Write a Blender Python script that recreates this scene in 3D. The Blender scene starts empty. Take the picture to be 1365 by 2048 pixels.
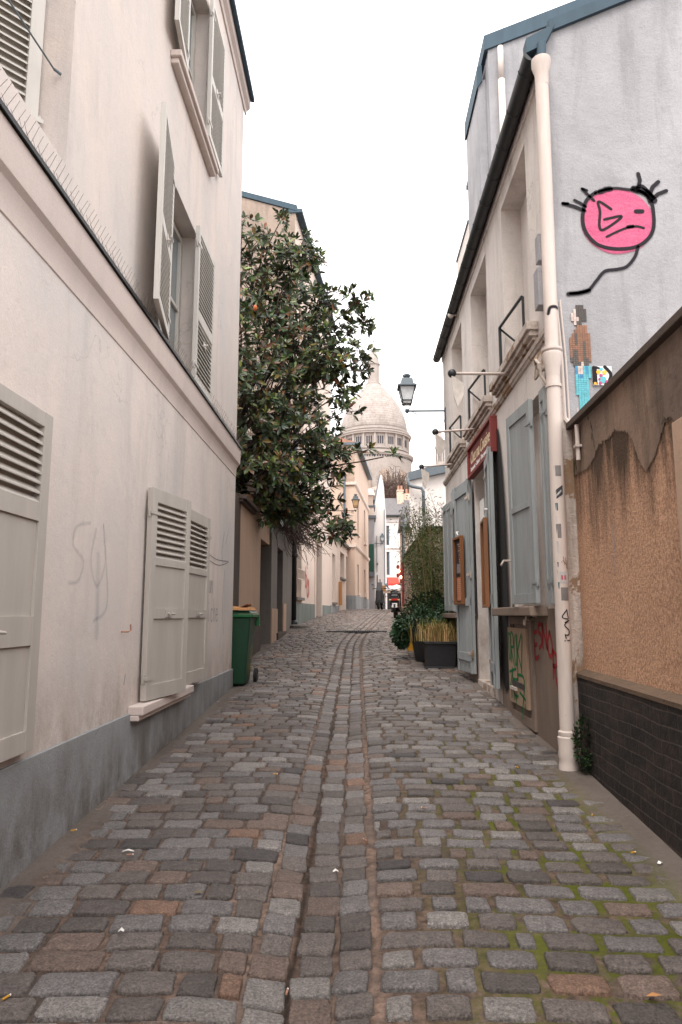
import bpy, math, random
from mathutils import Vector, Matrix, noise
R = math.radians
random.seed(7)
SC = bpy.context.scene
COL = SC.collection

# ---------------------------------------------------------------- camera, sky, sun, exposure
CAM_H = 1.42
cd = bpy.data.cameras.new("camera"); cam = bpy.data.objects.new("camera", cd); COL.objects.link(cam)
cd.sensor_fit = 'HORIZONTAL'; cd.sensor_width = 24.0; cd.lens = 24.0 * 1400 / 1365
cd.clip_start = 0.05; cd.clip_end = 3000
cam.location = (0, 0, CAM_H); cam.rotation_euler = (R(90 + 8.33), 0, R(1.29))
SC.camera = cam

SUN_EL, SUN_AZ = 58.0, 200.0          # degrees; azimuth clockwise from +Y
world = bpy.data.worlds.new("World"); SC.world = world; world.use_nodes = True
wn = world.node_tree; wn.nodes.clear()
sky = wn.nodes.new("ShaderNodeTexSky"); sky.sky_type = 'NISHITA'; sky.sun_disc = False
sky.sun_elevation = R(SUN_EL); sky.sun_rotation = R(SUN_AZ)
sky.air_density = 1.0; sky.dust_density = 6.0; sky.ozone_density = 1.0
hs = wn.nodes.new("ShaderNodeHueSaturation"); hs.inputs["Saturation"].default_value = 0.25
cloud = wn.nodes.new("ShaderNodeMixRGB"); cloud.blend_type = 'MIX'; cloud.inputs[0].default_value = 0.82
cloud.inputs[2].default_value = (9.9, 9.6, 9.5, 1)
bg = wn.nodes.new("ShaderNodeBackground"); bg.inputs["Strength"].default_value = 0.13
wo = wn.nodes.new("ShaderNodeOutputWorld")
wn.links.new(sky.outputs[0], hs.inputs["Color"]); wn.links.new(hs.outputs[0], cloud.inputs[1])
wn.links.new(cloud.outputs[0], bg.inputs["Color"]); wn.links.new(bg.outputs[0], wo.inputs["Surface"])

ld = bpy.data.lights.new("sun", 'SUN'); ld.energy = 1.0; ld.angle = R(25); ld.color = (1.0, 0.95, 0.88)
sun = bpy.data.objects.new("sun", ld); COL.objects.link(sun)
az, el = R(SUN_AZ), R(SUN_EL)
sdir = Vector((math.sin(az) * math.cos(el), math.cos(az) * math.cos(el), math.sin(el)))
sun.rotation_euler = sdir.to_track_quat('Z', 'Y').to_euler()
sun.location = (0, 0, 30)

SC.view_settings.view_transform = 'Standard'; SC.view_settings.look = 'None'
SC.view_settings.exposure = 1.32; SC.view_settings.gamma = 1.0
SC.view_settings.use_curve_mapping = False
SC.cycles.max_bounces = 7; SC.cycles.diffuse_bounces = 5; SC.cycles.glossy_bounces = 3
SC.cycles.transmission_bounces = 4; SC.cycles.transparent_max_bounces = 16
SC.cycles.caustics_reflective = False; SC.cycles.caustics_refractive = False
SC.cycles.use_denoising = True

# ---------------------------------------------------------------- materials
def _ramp(nt, pts):
    r = nt.nodes.new("ShaderNodeValToRGB"); e = r.color_ramp.elements
    e[0].position, e[0].color = pts[0][0], (*[pts[0][1]] * 3, 1) if not hasattr(pts[0][1], '__len__') else (*pts[0][1], 1)
    e[1].position, e[1].color = pts[-1][0], (*[pts[-1][1]] * 3, 1) if not hasattr(pts[-1][1], '__len__') else (*pts[-1][1], 1)
    for p, c in pts[1:-1]:
        k = e.new(p); k.color = (c, c, c, 1) if not hasattr(c, '__len__') else (*c, 1)
    return r

def pos_node(nt, scale=(1, 1, 1)):
    g = nt.nodes.new("ShaderNodeNewGeometry"); m = nt.nodes.new("ShaderNodeVectorMath"); m.operation = 'MULTIPLY'
    m.inputs[1].default_value = scale
    nt.links.new(g.outputs["Position"], m.inputs[0]); return m.outputs[0]

def noise_node(nt, scale, detail=4, rough=0.6, stretch=(1, 1, 1), dist=0.0):
    n = nt.nodes.new("ShaderNodeTexNoise"); n.inputs["Scale"].default_value = scale
    n.inputs["Detail"].default_value = detail; n.inputs["Roughness"].default_value = rough
    n.inputs["Distortion"].default_value = dist
    nt.links.new(pos_node(nt, stretch), n.inputs["Vector"]); return n.outputs["Fac"]

def mixc(nt, fac, a, b, mode='MIX'):
    m = nt.nodes.new("ShaderNodeMixRGB"); m.blend_type = mode
    for i, v in ((0, fac), (1, a), (2, b)):
        if isinstance(v, (int, float)): m.inputs[i].default_value = v if i == 0 else (v, v, v, 1)
        elif isinstance(v, (tuple, list)): m.inputs[i].default_value = (*v[:3], 1)
        else: nt.links.new(v, m.inputs[i])
    return m.outputs[0]

def base(name, rough=0.85, spec=0.3, metal=0.0):
    m = bpy.data.materials.new(name); m.use_nodes = True; nt = m.node_tree
    b = nt.nodes["Principled BSDF"]; b.inputs["Roughness"].default_value = rough
    b.inputs["Specular IOR Level"].default_value = spec; b.inputs["Metallic"].default_value = metal
    return m, nt, b

def add_bump(nt, b, h, strength, dist):
    bp = nt.nodes.new("ShaderNodeBump"); bp.inputs["Strength"].default_value = strength
    bp.inputs["Distance"].default_value = dist
    nt.links.new(h, bp.inputs["Height"]); nt.links.new(bp.outputs[0], b.inputs["Normal"]); return bp

def zramp(nt, z0, z1):
    g = nt.nodes.new("ShaderNodeNewGeometry"); s = nt.nodes.new("ShaderNodeSeparateXYZ")
    nt.links.new(g.outputs["Position"], s.inputs[0])
    mr = nt.nodes.new("ShaderNodeMapRange"); mr.inputs[1].default_value = z0; mr.inputs[2].default_value = z1
    nt.links.new(s.outputs[2], mr.inputs[0]); return mr.outputs[0]

def plaster(name, c1, c2, stain=None, streak=0.5, bump=0.25, grain=90, rough=0.9, patch=None, patch_t=0.6, dirt=None, crack=0.0):
    """render / lime plaster: mottled tone, vertical rain streaks, fine grain"""
    m, nt, b = base(name, rough, 0.2)
    n1 = noise_node(nt, 0.9, 5, 0.62, (1, 1, 0.7), 0.4)
    col = mixc(nt, _lk(nt, n1, _ramp(nt, [(0.32, 0.0), (0.68, 1.0)])), c1, c2)
    if stain:
        n2 = noise_node(nt, 2.2, 6, 0.7, (1.3, 1.3, 0.22), 0.3)
        col = mixc(nt, _lk(nt, n2, _ramp(nt, [(0.50, 0.0), (0.78, streak)])), col, stain)
        n3 = noise_node(nt, 7.0, 5, 0.75, (1, 1, 1))
        col = mixc(nt, _lk(nt, n3, _ramp(nt, [(0.56, 0.0), (0.80, streak * 0.5)])), col, stain)
    if patch:
        n4 = noise_node(nt, 3.1, 6, 0.7, (1, 1, 0.8), 0.5)
        col = mixc(nt, _lk(nt, n4, _ramp(nt, [(patch_t, 0.0), (patch_t + 0.03, 1.0)])), col, patch)
    if dirt:
        zz = zramp(nt, dirt[1], dirt[0]); dn = noise_node(nt, 5.0, 6, 0.75, (1, 1, 0.5))
        dm = nt.nodes.new("ShaderNodeMath"); dm.operation = 'MULTIPLY'; nt.links.new(zz, dm.inputs[0])
        nt.links.new(_lk(nt, dn, _ramp(nt, [(0.38, 0.0), (0.66, 1.0)])), dm.inputs[1])
        col = mixc(nt, dm.outputs[0], col, dirt[2])
    if crack:
        vo = nt.nodes.new("ShaderNodeTexVoronoi"); vo.feature = 'DISTANCE_TO_EDGE'; vo.inputs["Scale"].default_value = 0.55
        wv = nt.nodes.new("ShaderNodeVectorMath"); wv.operation = 'ADD'; nn_ = nt.nodes.new("ShaderNodeTexNoise"); nn_.inputs["Scale"].default_value = 3.0; nn_.inputs["Detail"].default_value = 6
        nt.links.new(pos_node(nt), nn_.inputs["Vector"]); nt.links.new(pos_node(nt), wv.inputs[0]); nt.links.new(nn_.outputs["Color"], wv.inputs[1]); nt.links.new(wv.outputs[0], vo.inputs["Vector"])
        cm = nt.nodes.new("ShaderNodeMath"); cm.operation = 'MULTIPLY'
        nt.links.new(_lk(nt, vo.outputs["Distance"], _ramp(nt, [(0.0, crack), (0.006, 0.0)])), cm.inputs[0])
        nt.links.new(_lk(nt, noise_node(nt, 0.9, 3, 0.6, (1.3, 1, 1)), _ramp(nt, [(0.5, 0.0), (0.6, 1.0)])), cm.inputs[1])
        col = mixc(nt, cm.outputs[0], col, tuple(v * 0.55 for v in c2))
    fine = noise_node(nt, grain, 3, 0.7)
    col = mixc(nt, 0.16, col, mixc(nt, 1.0, col, _lk(nt, fine, _ramp(nt, [(0.3, 0.55), (0.7, 1.35)])), 'MULTIPLY'))
    nt.links.new(col, b.inputs["Base Color"])
    mid = noise_node(nt, 9, 6, 0.7)
    h = nt.nodes.new("ShaderNodeMath"); h.operation = 'ADD'
    nt.links.new(mid, h.inputs[0])
    h2 = nt.nodes.new("ShaderNodeMath"); h2.operation = 'MULTIPLY'; h2.inputs[1].default_value = 0.35
    nt.links.new(fine, h2.inputs[0]); nt.links.new(h2.outputs[0], h.inputs[1])
    add_bump(nt, b, h.outputs[0], bump, 0.02)
    return m

def _lk(nt, out, node):
    nt.links.new(out, node.inputs[0]); return node.outputs[0]

def paint(name, c, rough=0.5, var=0.18, wear=None, wear_t=0.68, grain=(1, 1, 0.15), metal=0.0, spec=0.4, bump=0.12):
    m, nt, b = base(name, rough, spec, metal)
    n = noise_node(nt, 6, 5, 0.65, grain)
    col = mixc(nt, 1.0, c, _lk(nt, n, _ramp(nt, [(0.3, 1 - var), (0.7, 1 + var)])), 'MULTIPLY')
    if wear:
        n2 = noise_node(nt, 14, 6, 0.75, (1, 1, 0.5))
        col = mixc(nt, _lk(nt, n2, _ramp(nt, [(wear_t, 0.0), (wear_t + 0.05, 0.9)])), col, wear)
    nt.links.new(col, b.inputs["Base Color"])
    add_bump(nt, b, noise_node(nt, 60, 3, 0.6, grain), bump, 0.004)
    return m

def flat(name, c, rough=0.6, metal=0.0, spec=0.4):
    m, nt, b = base(name, rough, spec, metal)
    n = noise_node(nt, 12, 3, 0.6)
    col = mixc(nt, 1.0, c, _lk(nt, n, _ramp(nt, [(0.3, 0.85), (0.7, 1.15)])), 'MULTIPLY')
    nt.links.new(col, b.inputs["Base Color"]); return m

def glassm(name, c=(0.03, 0.035, 0.04), rough=0.08):
    m, nt, b = base(name, rough, 0.8)
    n = noise_node(nt, 1.5, 3, 0.6)
    nt.links.new(mixc(nt, n, c, tuple(min(1, k * 2.6) for k in c)), b.inputs["Base Color"]); return m

def attrm(name, rough=0.6, spec=0.3, bump=None, speck=0.0, speck_scale=160, trans=0.0):
    """colour comes from the mesh's own 'col' attribute (each stone / leaf its own tint)"""
    m, nt, b = base(name, rough, spec)
    a = nt.nodes.new("ShaderNodeAttribute"); a.attribute_name = "col"
    col = a.outputs["Color"]
    if speck:
        f = noise_node(nt, speck_scale, 4, 0.75)
        col = mixc(nt, 1.0, col, _lk(nt, f, _ramp(nt, [(0.30, 1 - speck), (0.5, 1.0), (0.72, 1 + 1.3 * speck)])), 'MULTIPLY')
        f2 = noise_node(nt, 26, 5, 0.7)
        col = mixc(nt, 1.0, col, _lk(nt, f2, _ramp(nt, [(0.30, 0.72), (0.7, 1.25)])), 'MULTIPLY')
    nt.links.new(col, b.inputs["Base Color"])
    if bump: add_bump(nt, b, noise_node(nt, bump[0], 5, 0.7), bump[1], bump[2])
    if trans:
        b.inputs["Transmission Weight"].default_value = 0
        t = nt.nodes.new("ShaderNodeBsdfTranslucent"); nt.links.new(col, t.inputs["Color"])
        mx = nt.nodes.new("ShaderNodeMixShader"); mx.inputs[0].default_value = trans
        o = [x for x in nt.nodes if x.type == 'OUTPUT_MATERIAL'][0]
        nt.links.new(b.outputs[0], mx.inputs[1]); nt.links.new(t.outputs[0], mx.inputs[2]); nt.links.new(mx.outputs[0], o.inputs[0])
    return m

def spraym(name, c, strength=1.0):
    """sprayed paint or soft dark patch: opaque in the middle of the stroke, thinning out to its edge (mesh attribute 'col' red)"""
    m, nt, b = base(name, 0.75, 0.25)
    b.inputs["Base Color"].default_value = (*c, 1)
    a = nt.nodes.new("ShaderNodeAttribute"); a.attribute_name = "col"
    s = nt.nodes.new("ShaderNodeSeparateColor"); nt.links.new(a.outputs["Color"], s.inputs[0])
    f = noise_node(nt, 120, 3, 0.8)
    mm = nt.nodes.new("ShaderNodeMath"); mm.operation = 'MULTIPLY_ADD'; mm.inputs[1].default_value = 0.5; mm.inputs[2].default_value = -0.25
    nt.links.new(f, mm.inputs[0])
    ad = nt.nodes.new("ShaderNodeMath"); ad.operation = 'ADD'; nt.links.new(s.outputs[0], ad.inputs[0])
    m3 = nt.nodes.new("ShaderNodeMath"); m3.operation = 'MULTIPLY'; nt.links.new(mm.outputs[0], m3.inputs[0]); nt.links.new(s.outputs[0], m3.inputs[1])
    nt.links.new(m3.outputs[0], ad.inputs[1])
    k = nt.nodes.new("ShaderNodeMath"); k.operation = 'MULTIPLY'; k.use_clamp = True; k.inputs[1].default_value = strength
    nt.links.new(ad.outputs[0], k.inputs[0])
    nt.links.new(k.outputs[0], b.inputs["Alpha"]); return m

M = {}
M['pink'] = plaster("pink_render", (0.73, 0.635, 0.575), (0.60, 0.56, 0.54), (0.50, 0.46, 0.44), 0.9, 0.3, 110, dirt=(0.70, 1.15, (0.42, 0.34, 0.29)), crack=0.5)
M['pink_trim'] = plaster("pink_trim", (0.65, 0.555, 0.51), (0.60, 0.52, 0.485), (0.45, 0.39, 0.36), 0.5, 0.15, 110)
M['plinth_grey'] = plaster("grey_plinth", (0.34, 0.355, 0.365), (0.28, 0.285, 0.29), (0.17, 0.15, 0.135), 0.9, 0.4, 70, dirt=(0.3, 0.75, (0.13, 0.11, 0.095)), crack=0.6)
M['shut_warm'] = paint("warm_grey_shutter", (0.46, 0.425, 0.385), 0.55, 0.10, (0.33, 0.28, 0.235), 0.735)
M['shut_light'] = paint("pale_grey_shutter", (0.54, 0.515, 0.475), 0.5, 0.10, (0.40, 0.36, 0.32), 0.735)
M['shut_blue'] = paint("blue_grey_shutter", (0.27, 0.288, 0.293), 0.65, 0.16, (0.30, 0.24, 0.20), 0.72)
M['white_r'] = plaster("old_white_render", (0.68, 0.62, 0.575), (0.58, 0.535, 0.51), (0.32, 0.29, 0.27), 0.8, 0.4, 60, dirt=(0.9, 2.2, (0.36, 0.30, 0.26)), crack=0.6)
M['gable'] = plaster("grey_gable_render", (0.38, 0.372, 0.388), (0.27, 0.266, 0.28), (0.20, 0.195, 0.20), 0.9, 0.5, 55)
M['brownplinth'] = plaster("brown_painted_base", (0.23, 0.175, 0.14), (0.19, 0.145, 0.12), (0.11, 0.085, 0.07), 0.6, 0.25, 70)
M['peel'] = plaster("peeling_corner", (0.56, 0.48, 0.43), (0.42, 0.36, 0.32), (0.16, 0.13, 0.11), 1.0, 0.9, 40, patch=(0.26, 0.17, 0.11), patch_t=0.56, crack=1.0)
M['zinc'] = paint("zinc", (0.12, 0.145, 0.165), 0.6, 0.15, metal=0.1)
M['zinc_blue'] = paint("blue_zinc", (0.055, 0.085, 0.11), 0.75, 0.12, metal=0.0, spec=0.2)
M['darkmetal'] = paint("dark_metal", (0.03, 0.033, 0.036), 0.45, 0.2, metal=0.3)
M['black'] = flat("black_plastic", (0.018, 0.018, 0.02), 0.4)
M['pipe_w'] = paint("cream_cast_iron", (0.53, 0.455, 0.415), 0.7, 0.16, (0.36, 0.24, 0.17), 0.66)
M['cream'] = plaster("cream_render", (0.72, 0.60, 0.52), (0.66, 0.55, 0.48), (0.48, 0.40, 0.34), 0.5, 0.15, 50)
M['peach'] = plaster("peach_render", (0.66, 0.49, 0.39), (0.60, 0.46, 0.37), (0.42, 0.32, 0.26), 0.5, 0.15, 50)
M['tan'] = plaster("tan_render", (0.52, 0.36, 0.26), (0.47, 0.33, 0.245), (0.30, 0.22, 0.17), 0.5, 0.25, 70)
M['greywall'] = plaster("grey_wall", (0.22, 0.20, 0.18), (0.18, 0.16, 0.15), (0.08, 0.07, 0.06), 0.7, 0.3, 60)
M['darkplinth'] = plaster("dark_plinth", (0.12, 0.09, 0.075), (0.09, 0.07, 0.06), (0.05, 0.04, 0.035), 0.6, 0.3, 60)
M['greenplinth'] = plaster("green_grey_plinth", (0.24, 0.27, 0.255), (0.19, 0.21, 0.20), (0.10, 0.10, 0.09), 0.8, 0.3, 60)
M['stonewall'] = plaster("rough_stone", (0.36, 0.28, 0.23), (0.28, 0.22, 0.18), (0.15, 0.12, 0.10), 0.8, 0.7, 30)
M['brown_rough'] = plaster("brown_roughcast", (0.17, 0.115, 0.08), (0.13, 0.09, 0.065), (0.06, 0.05, 0.04), 0.7, 0.9, 40)
M['farwhite'] = plaster("far_white_render", (0.74, 0.69, 0.66), (0.68, 0.63, 0.60), (0.50, 0.46, 0.44), 0.5, 0.1, 30)
M['slate'] = paint("slate_roof", (0.12, 0.11, 0.115), 0.5, 0.2)
M['wood'] = paint("varnished_wood", (0.19, 0.075, 0.028), 0.35, 0.25)
M['darkdoor'] = paint("dark_door", (0.035, 0.028, 0.025), 0.5, 0.2)
M['brick_r'] = paint("terracotta", (0.36, 0.19, 0.13), 0.8, 0.2)
M['red'] = paint("red_paint", (0.19, 0.028, 0.024), 0.55, 0.15)
M['signred'] = paint("sign_red", (0.17, 0.040, 0.036), 0.7, 0.08)
M['awning'] = paint("red_awning", (0.60, 0.055, 0.035), 0.7, 0.08)
M['white'] = flat("white_paint", (0.78, 0.76, 0.73), 0.5)
M['cream_text'] = flat("cream_lettering", (0.75, 0.62, 0.42), 0.6)
M['glass'] = glassm("window_glass")
M['glass_l'] = glassm("pale_window_glass", (0.10, 0.115, 0.12), 0.15)
M['blackpaint'] = spraym("black_spray", (0.012, 0.010, 0.014), 1.5)
M['darkening'] = spraym("soft_black", (0.02, 0.019, 0.018), 1.7)
M['redspray'] = spraym("red_spray", (0.30, 0.022, 0.028), 1.5)
M['redspray2'] = spraym("red_tag", (0.55, 0.08, 0.06), 1.2)
M['greenspray'] = spraym("green_marker", (0.012, 0.15, 0.05), 2.0)
M['bluesmear'] = spraym("faint_blue_smear", (0.42, 0.43, 0.45), 0.24)
M['pencil'] = spraym("pencil_line", (0.10, 0.10, 0.13), 1.3)
M['stuccopatch'] = plaster("smooth_stained_plaster", (0.33, 0.225, 0.165), (0.13, 0.10, 0.082), (0.032, 0.026, 0.021), 1.0, 0.5, 40, patch=(0.06, 0.052, 0.028), patch_t=0.62)
M['stone'] = attrm("cobble_stone", 0.52, 0.45, (48, 1.0, 0.014), 0.7, 105)
M['leaf'] = attrm("glossy_leaf", 0.34, 0.5, None, trans=0.12)
M['leaf_m'] = attrm("matt_leaf", 0.55, 0.3, None, trans=0.2)
M['bark'] = plaster("bark", (0.085, 0.06, 0.045), (0.05, 0.038, 0.03), (0.02, 0.018, 0.015), 0.6, 0.6, 40)
M['twig'] = flat("bare_twig", (0.07, 0.042, 0.032), 0.8)
M['cane'] = flat("bamboo_cane", (0.17, 0.13, 0.06), 0.6)
M['bin'] = paint("green_plastic", (0.005, 0.042, 0.018), 0.42, 0.12, grain=(1, 1, 1), bump=0.05)
M['bin_light'] = paint("light_green_plastic", (0.010, 0.11, 0.035), 0.4, 0.1, grain=(1, 1, 1), bump=0.05)
M['cardboard'] = paint("cardboard", (0.42, 0.20, 0.075), 0.8, 0.15)
M['yellow'] = paint("yellow_plastic", (0.55, 0.28, 0.03), 0.5, 0.1)
M['rubber'] = flat("rubber", (0.015, 0.015, 0.015), 0.8)
M['cloth'] = flat("translucent_shade", (0.62, 0.57, 0.52), 0.7)
M['frosted'] = flat("frosted_lamp_glass", (0.62, 0.65, 0.67), 0.35)
M['amber'] = flat("amber_lamp_glass", (0.62, 0.42, 0.22), 0.35)
M['spike'] = flat("spike_wire", (0.16, 0.13, 0.115), 0.5, 0.3)
M['domestone'] = None

# ---- special materials
def mk_pebble():
    """tan pebbledash with dark run-off near its top"""
    m, nt, b = base("tan_pebbledash", 0.95, 0.15)
    v = nt.nodes.new("ShaderNodeTexVoronoi"); v.inputs["Scale"].default_value = 75
    nt.links.new(pos_node(nt), v.inputs["Vector"])
    n = noise_node(nt, 52, 5, 0.75)
    col = mixc(nt, _lk(nt, n, _ramp(nt, [(0.34, 0.0), (0.60, 1.0)])), (0.34, 0.185, 0.115), (0.74, 0.455, 0.305))
    big = noise_node(nt, 0.8, 4, 0.6)
    col = mixc(nt, 1.0, col, _lk(nt, big, _ramp(nt, [(0.3, 0.85), (0.7, 1.12)])), 'MULTIPLY')
    # run-off stain: from the top down, edge broken by noise
    z = zramp(nt, 2.95, 1.35)
    z2 = nt.nodes.new("ShaderNodeMath"); z2.operation = 'ADD'
    run = noise_node(nt, 2.6, 5, 0.7, (1, 1.4, 0.25))
    r2 = nt.nodes.new("ShaderNodeMath"); r2.operation = 'MULTIPLY_ADD'; r2.inputs[1].default_value = 1.5; r2.inputs[2].default_value = -0.68
    nt.links.new(run, r2.inputs[0]); nt.links.new(z, z2.inputs[0]); nt.links.new(r2.outputs[0], z2.inputs[1])
    st = _lk(nt, z2.outputs[0], _ramp(nt, [(0.30, 0.95), (0.70, 0.0)]))
    col = mixc(nt, st, col, (0.075, 0.052, 0.038))
    nt.links.new(col, b.inputs["Base Color"])
    add_bump(nt, b, n, 1.0, 0.02); return m
M['pebble'] = mk_pebble()

def mk_brick():
    m, nt, b = base("black_brick", 0.7, 0.35)
    g = nt.nodes.new("ShaderNodeNewGeometry"); s = nt.nodes.new("ShaderNodeSeparateXYZ"); nt.links.new(g.outputs["Position"], s.inputs[0])
    c = nt.nodes.new("ShaderNodeCombineXYZ"); nt.links.new(s.outputs[1], c.inputs[0]); nt.links.new(s.outputs[2], c.inputs[1])
    wob = nt.nodes.new("ShaderNodeVectorMath"); wob.operation = 'ADD'
    nn = nt.nodes.new("ShaderNodeTexNoise"); nn.inputs["Scale"].default_value = 2.2
    sc = nt.nodes.new("ShaderNodeVectorMath"); sc.operation = 'SCALE'; sc.inputs["Scale"].default_value = 0.045
    nt.links.new(c.outputs[0], nn.inputs["Vector"]); nt.links.new(nn.outputs["Color"], sc.inputs[0])
    nt.links.new(c.outputs[0], wob.inputs[0]); nt.links.new(sc.outputs[0], wob.inputs[1])
    t = nt.nodes.new("ShaderNodeTexBrick"); nt.links.new(wob.outputs[0], t.inputs["Vector"])
    t.inputs["Scale"].default_value = 1.0; t.inputs["Brick Width"].default_value = 0.235; t.inputs["Row Height"].default_value = 0.078
    t.inputs["Mortar Size"].default_value = 0.006; t.inputs["Mortar Smooth"].default_value = 0.4
    t.inputs["Color1"].default_value = (0.012, 0.011, 0.012, 1); t.inputs["Color2"].default_value = (0.024, 0.019, 0.018, 1)
    t.inputs["Mortar"].default_value = (0.050, 0.038, 0.033, 1)
    n = noise_node(nt, 20, 5, 0.75)
    col = mixc(nt, 1.0, t.outputs["Color"], _lk(nt, n, _ramp(nt, [(0.3, 0.5), (0.7, 1.9)])), 'MULTIPLY')
    col = mixc(nt, _lk(nt, noise_node(nt, 3.5, 5, 0.75, (1, 1, 1.5)), _ramp(nt, [(0.5, 0.0), (0.7, 0.7)])), col, (0.075, 0.050, 0.038))
    nt.links.new(col, b.inputs["Base Color"])
    h = nt.nodes.new("ShaderNodeMath"); h.operation = 'MULTIPLY_ADD'; h.inputs[1].default_value = -1.0
    nt.links.new(t.outputs["Fac"], h.inputs[0]); nt.links.new(n, h.inputs[2])
    add_bump(nt, b, h.outputs[0], 0.8, 0.012); return m
M['brick'] = mk_brick()

def mk_joint():
    """sandy joints between the stones, moss on the damp right side, bare mortar along the walls"""
    m, nt, b = base("sandy_joints", 0.95, 0.1)
    n = noise_node(nt, 22, 6, 0.75)
    col = mixc(nt, _lk(nt, n, _ramp(nt, [(0.35, 0.0), (0.65, 1.0)])), (0.050, 0.037, 0.031), (0.200, 0.138, 0.108))
    big = noise_node(nt, 1.4, 4, 0.6)
    col = mixc(nt, _lk(nt, big, _ramp(nt, [(0.46, 0.0), (0.66, 0.7)])), col, (0.075, 0.062, 0.055))
    g = nt.nodes.new("ShaderNodeNewGeometry"); s = nt.nodes.new("ShaderNodeSeparateXYZ"); nt.links.new(g.outputs["Position"], s.inputs[0])
    def band(o, a, b_, c_, d_):
        x = nt.nodes.new("ShaderNodeMapRange"); x.inputs[1].default_value = a; x.inputs[2].default_value = b_; nt.links.new(o, x.inputs[0])
        y = nt.nodes.new("ShaderNodeMapRange"); y.inputs[1].default_value = d_; y.inputs[2].default_value = c_; nt.links.new(o, y.inputs[0])
        k = nt.nodes.new("ShaderNodeMath"); k.operation = 'MULTIPLY'; nt.links.new(x.outputs[0], k.inputs[0]); nt.links.new(y.outputs[0], k.inputs[1]); return k.outputs[0]
    mx = band(s.outputs[0], 0.15, 0.75, 1.5, 1.9); my = band(s.outputs[1], -3, -1, 4.6, 9.5)
    k = nt.nodes.new("ShaderNodeMath"); k.operation = 'MULTIPLY'; nt.links.new(mx, k.inputs[0]); nt.links.new(my, k.inputs[1])
    mn = noise_node(nt, 4.5, 7, 0.82)
    mo = _lk(nt, mn, _ramp(nt, [(0.44, 0.0), (0.54, 1.0)]))
    k2 = nt.nodes.new("ShaderNodeMath"); k2.operation = 'MULTIPLY'; nt.links.new(k.outputs[0], k2.inputs[0]); nt.links.new(mo, k2.inputs[1])
    mc = mixc(nt, noise_node(nt, 30, 4, 0.7), (0.028, 0.034, 0.010), (0.13, 0.14, 0.022))
    col = mixc(nt, k2.outputs[0], col, mc)
    # bare mortar where the strip meets the walls
    ax = nt.nodes.new("ShaderNodeMath"); ax.operation = 'ABSOLUTE'; nt.links.new(s.outputs[0], ax.inputs[0])
    e = nt.nodes.new("ShaderNodeMath"); e.operation = 'MULTIPLY_ADD'; e.inputs[1].default_value = 0.5; nt.links.new(mn, e.inputs[0]); nt.links.new(ax.outputs[0], e.inputs[2])
    col = mixc(nt, _lk(nt, e.outputs[0], _ramp(nt, [(0.0, 0.0), (1.0, 0.0)])), col, (0.15, 0.13, 0.12))
    mr = nt.nodes.new("ShaderNodeMapRange"); mr.inputs[1].default_value = 1.62; mr.inputs[2].default_value = 1.80; nt.links.new(e.outputs[0], mr.inputs[0])
    col = mixc(nt, mr.outputs[0], col, mixc(nt, n, (0.095, 0.078, 0.068), (0.18, 0.15, 0.132)))
    at = nt.nodes.new("ShaderNodeAttribute"); at.attribute_name = "col"
    col = mixc(nt, 1.0, col, at.outputs["Color"], 'MULTIPLY')
    nt.links.new(col, b.inputs["Base Color"])
    add_bump(nt, b, n, 1.0, 0.012); return m
M['joint'] = mk_joint()

def mk_dome():
    m, nt, b = base("white_limestone", 0.9, 0.15)
    g = nt.nodes.new("ShaderNodeNewGeometry"); s = nt.nodes.new("ShaderNodeSeparateXYZ"); nt.links.new(g.outputs["Position"], s.inputs[0])
    w = nt.nodes.new("ShaderNodeTexWave"); w.wave_type = 'BANDS'; w.bands_direction = 'Z'; w.wave_profile = 'SAW'
    w.inputs["Scale"].default_value = 0.42; w.inputs["Distortion"].default_value = 0.0
    nt.links.new(pos_node(nt), w.inputs["Vector"])
    n = noise_node(nt, 0.45, 6, 0.7)
    n2 = noise_node(nt, 1.6, 4, 0.8, (1, 1, 0.6))
    col = mixc(nt, _lk(nt, n, _ramp(nt, [(0.35, 0.0), (0.65, 1.0)])), (0.30, 0.255, 0.23), (0.40, 0.355, 0.33))
    col = mixc(nt, 1.0, col, _lk(nt, n2, _ramp(nt, [(0.35, 0.80), (0.6, 1.05)])), 'MULTIPLY')
    col = mixc(nt, _lk(nt, w.outputs["Fac"], _ramp(nt, [(0.0, 0.5), (0.25, 0.0)])), col, (0.13, 0.105, 0.09))
    nt.links.new(col, b.inputs["Base Color"]); return m
M['domescale'] = mk_dome()
M['domestone'] = plaster("basilica_stone", (0.38, 0.33, 0.305), (0.32, 0.28, 0.255), (0.20, 0.17, 0.15), 0.5, 0.1, 3)
M['domedark'] = flat("arch_shadow_stone", (0.05, 0.05, 0.06), 0.9)

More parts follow.
